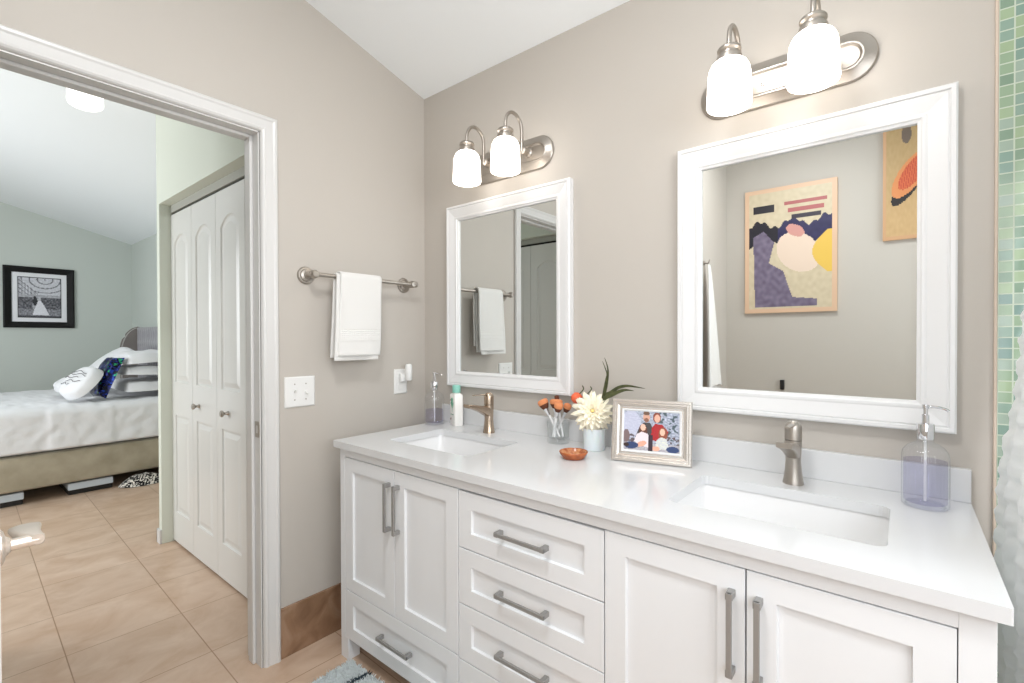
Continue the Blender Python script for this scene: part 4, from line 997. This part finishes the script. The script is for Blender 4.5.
def fam(x, y):
    n = nz2(x*30, y*30)*40; n2 = nz2(x*14, y*14, 7)
    c = (160+n*1.3, 166+n*1.3, 182+n*1.3)                                   # wintry backdrop
    if ell(x, y, 0.14, 0.66, 0.18, 0.34): c = (186+n*0.4, 188+n*0.4, 206+n*0.3)
    if x > 0.60 and y > 0.30 and n2 > 0.18: c = (70, 86, 92)
    if y < 0.42 and n2 < -0.10: c = (92, 80, 84)
    if ell(x, y, 0.06, 0.36, 0.06, 0.16): c = (120, 100, 100)
    if y < 0.20: c = (170+n, 166+n, 172+n)
    if inpoly(x, y, [(0.22, 0.34), (0.30, 0.62), (0.38, 0.72), (0.48, 0.72), (0.54, 0.55), (0.52, 0.2), (0.30, 0.2)]): c = (66+n*0.3, 62, 64)     # adult in grey
    if ell(x, y, 0.415, 0.84, 0.062, 0.12): c = (206, 158, 136)
    if ell(x, y, 0.415, 0.945, 0.058, 0.05): c = (112, 84, 66)
    if ell(x, y, 0.415, 0.775, 0.045, 0.05): c = (136, 92, 74)
    if ell(x, y, 0.60, 0.85, 0.072, 0.125): c = (132, 62, 40)                                                             # adult in red
    if inpoly(x, y, [(0.50, 0.30), (0.51, 0.58), (0.57, 0.70), (0.70, 0.68), (0.80, 0.52), (0.76, 0.30), (0.70, 0.24)]): c = (166+n*0.4, 30, 36)
    if ell(x, y, 0.605, 0.83, 0.050, 0.10): c = (226, 172, 150)
    if ell(x, y, 0.36, 0.52, 0.075, 0.15) : c = (96, 56, 42)                                                              # child in white
    if inpoly(x, y, [(0.20, 0.24), (0.25, 0.42), (0.34, 0.48), (0.44, 0.44), (0.50, 0.30), (0.46, 0.10), (0.30, 0.14)]): c = (226, 214, 218)
    if ell(x, y, 0.36, 0.59, 0.046, 0.085): c = (232, 186, 164)
    if ell(x, y, 0.335, 0.18, 0.10, 0.06, 0.6): c = (222, 164, 140)
    if ell(x, y, 0.15, 0.13, 0.13, 0.085, 0.1): c = (44, 62, 104)
    if ell(x, y, 0.06, 0.14, 0.05, 0.05): c = (52, 34, 30)
    if ell(x, y, 0.71, 0.44, 0.075, 0.18): c = (140, 74, 50)                                                              # child in pale dress
    if inpoly(x, y, [(0.56, 0.06), (0.60, 0.30), (0.68, 0.38), (0.77, 0.34), (0.82, 0.10)]): c = (206+n*0.5, 208+n*0.5, 204)
    if ell(x, y, 0.70, 0.50, 0.045, 0.085): c = (232, 184, 160)
    if ell(x, y, 0.59, 0.09, 0.07, 0.06): c = (226, 170, 146)
    if ell(x, y, 0.88, 0.09, 0.11, 0.08): c = (48, 66, 108)
    if 0.46 < x < 0.53 and y < 0.42: c = (48, 34, 46)
    return tuple(max(10, min(250, q)) for q in c)
picture('photo_print', 1, 1, 90, 70, fam, lambda u, v: mpP(0.036+u*(FW-0.072), 0.036+v*(FH-0.072), -0.0008), pf)
bm = B(); a = P0+ux*(FW/2)+up*0.13-fn_*0.013; b = a-nf*0.055; b.z = CT+0.001
tube(bm, [a, (a+b)/2, b], [0.004, 0.012, 0.018], 8, flat=(1, 0.15)); obj('easel_strut', bm, mt['black'], pf)

# ------------------------------------------------------------------ shower curtain and rod, bath mat
rd = tag(obj('shower_rod', (lambda bm: (tube(bm, [(2.20, -0.012, 2.15), (2.20, -2.37, 2.15)], 0.0125, 16), bm)[1])(B()), mt['chrome'], None, True), 'chrome shower rod above the white ruffled curtain', 'rod')
def curt(u, v):
    y = -0.045-u*0.50; z = 2.11-v*1.93
    K = ((0.0, 2.046), (0.48, 2.043), (0.77, 2.0395), (0.925, 2.045), (1.0, 2.0524), (1.054, 2.0597), (1.11, 2.0655), (1.25, 2.074), (1.6, 2.10), (2.2, 2.17))
    for (za, xa), (zb_, xb_) in zip(K, K[1:]):
        if za <= z <= zb_: x0 = xa+(xb_-xa)*(z-za)/(zb_-za)-0.004
    rz = z*110+noise.noise(Vector((y*16, z*4, 1)))*2.6
    ruffle = 0.0026*math.sin(rz)+0.0012*math.sin(rz*2.3+y*60)+0.002*noise.noise(Vector((y*40, z*40, 3)))
    pleat = 0.012*(1+math.sin(y*80+math.sin(z*2.2)*1.2+0.2))*0.5
    return (x0+pleat+ruffle+noise.noise(Vector((y*5, z*4, 8)))*0.004+0.06*u, y, z)
bm = B(); sheet(bm, curt, 160, 300)
o = tag(obj('shower_curtain', bm, mt['curtain'], None, True, 85), 'white ruffled shower curtain hanging past the end of the counter', 'curtain')

mat_ = thing('bath_mat', 'pale blue shaggy bath mat with dark stripe beside the vanity leg', 'bath mat', (0.6, -0.8, 0))
RX0, RX1, RY0, RY1 = 0.240, 0.95, -1.15, -0.575
bm = B(); prism(bm, rrect(RX0, RX1, RY0, RY1, 0.03), lambda u, w_, d: (u, w_, d), 0.0005, 0.010); obj('backing', bm, mt['shag'], mat_)
bl, bd = B(), B()
for _ in range(26000):
    x = random.uniform(RX0, RX1); y = random.uniform(RY0, RY1)
    if y < -0.86 and random.random() < 0.6: continue
    dark = abs(x-(0.352+0.10*(y+0.64))) < 0.009
    tgt = bd if dark else bl
    L = random.uniform(0.013, 0.021); a = random.uniform(0, 2*PI); ln = random.uniform(0.2, 1.3)
    d = Vector((math.cos(a)*ln*0.6, math.sin(a)*ln*0.6, 1)).normalized(); s = d.cross(Vector((math.sin(a), -math.cos(a), 0.1))).normalized()
    p = Vector((x, y, 0.008)); wv = 0.0026
    d2_ = Vector((d.x*1.7, d.y*1.7, d.z*0.7)).normalized()
    m_ = p+d*L*0.6; e_ = m_+d2_*L*0.45
    v = [tgt.verts.new(q) for q in (p-s*wv, p+s*wv, m_+s*wv, m_-s*wv, e_)]
    tgt.faces.new((v[0], v[1], v[2], v[3])); tgt.faces.new((v[3], v[2], v[4]))
obj('shag_pile', bl, mt['shag'], mat_); o = obj('dark_stripe', bd, mt['shagdark'], mat_); o['label'] = 'dark teal stripe in the pile'

# ------------------------------------------------------------------ what the big mirror shows: rear wall
def poster(name, lab, x0, x1, z0, z1, ink, nx, ny):
    t = thing(name, lab, 'poster', ((x0+x1)/2, -2.39, z0)); yf = -2.389+0.022
    bm = B(); box(bm, x0, x1, -2.389, yf-0.0006, z0, z1, 0.002); obj('board', bm, mt['canvas'], t)
    # seen from the room the wall runs right to left, so the print's left edge is at high x
    picture('art_print', 1, 1, nx, ny, lambda u, v: tuple(0.90*c for c in ink(u, v)), lambda u, v: (x1-u*(x1-x0), yf, z0+v*(z1-z0)), t)
def art1(x, y):
    n = nz2(x*20, y*28)*10
    if x < 0.055 or x > 0.945 or y < 0.035 or y > 0.965: return (236, 198, 166)
    c = (222+n, 206+n, 176+n)
    if 0.53+0.06*math.sin(x*9+1) < y < 0.71+0.03*math.sin(x*17)+0.012*math.sin(x*60): c = (40+n, 36+n, 84+n) if x < 0.62 else (28, 24, 38)
    if ell(x, y, 0.40, 0.47, 0.24, 0.15, 0.3): c = (246, 222, 202)
    if ell(x, y, 0.43, 0.64, 0.10, 0.045, 0.3): c = (222, 160, 150)
    if x < 0.10+0.15*math.sin((y-0.30)*PI/0.32) and 0.30 < y < 0.62: c = (244, 202, 92)
    if inpoly(x, y, [(0.20, 0.05), (0.88, 0.05), (0.90, 0.62), (0.78, 0.66), (0.66, 0.56), (0.72, 0.40), (0.56, 0.33), (0.46, 0.12), (0.20, 0.10)]): c = (124+n*2.5, 112+n*2.5, 136+n*2.5)
    for k in range(3):
        if abs(y-(0.86-0.055*k)) < 0.016 and (0.10+0.03*k < x < 0.55-0.04*k): c = (186, 104, 104) if k < 2 else (52, 44, 60)
    if 0.66 < x < 0.90 and abs(y-0.84) < 0.03: c = (34, 30, 40)
    return c
poster('wall_poster', 'cream bordered poster with purple-grey and yellow patches reflected whole in the big mirror', 0.938, 1.520, 1.424, 2.340, art1, 100, 150)
def art2(x, y):
    n = nz2(x*18, y*24)*8
    if x > 0.93 or y < 0.03: return (216, 170, 128)
    c = (214+n-26*y, 178+n-18*y, 128+n-16*y)
    if ell(x, y, 0.45, 0.42, 0.40, 0.10, -0.35): c = (40, 34, 34)
    if ell(x, y, 0.42, 0.48, 0.42, 0.12, -0.3): c = (232, 150, 92)
    if ell(x, y, 0.36, 0.50, 0.34, 0.09, -0.3): c = (222, 108, 66) if (x*22+y*8) % 1 < 0.7 else (190, 70, 50)
    if ell(x, y, 0.52, 0.78, 0.10, 0.07): c = (120, 104, 92)
    return c
poster('wall_poster', 'tan poster with orange curved shape reflected at the edge of the big mirror', 1.766, 2.01, 1.868, 2.72, art2, 60, 110)
bm = B(); box(bm, 1.174, 1.202, -2.389, -2.366, 0.862, 0.932, 0.004); tag(obj('phone_charger', bm, mt['black'], None), 'small black plug reflected low in the big mirror under the poster', 'plug')
ht = thing('hanging_towel', 'long white towel on a hook reflected at the edge of the big mirror', 'towel', (0.81, -1.84, 0.8))
bm = B(); tube(bm, smoothpts([(0.802, -1.84, 1.76), (0.825, -1.84, 1.755), (0.835, -1.84, 1.765), (0.838, -1.84, 1.78)], 4), 0.005, 10); lathe(bm, [(0, 0.8005), (0.016, 0.8005), (0.016, 0.804), (0, 0.806)], (0, -1.84, 1.76), 16, 'x'); obj('hook', bm, mt['nickel'], ht, True)
def htw(u, v):
    a = u*2*PI; z = 1.745-v*0.85; s = 0.02+0.105*v**0.8
    return (0.818+0.010+0.35*s*(1+0.55*math.sin(a)) + 0.004*math.sin(a*5)*v, -1.84+s*1.0*math.cos(a)+0.004*math.sin(a*4), z+(0.03*math.sin(a) if v > 0.9 else 0))
bm = B(); sheet(bm, htw, 40, 40); bmesh.ops.remove_doubles(bm, verts=bm.verts, dist=1e-5); obj('towel_cloth', bm, mt['towel'], ht, True, 80)
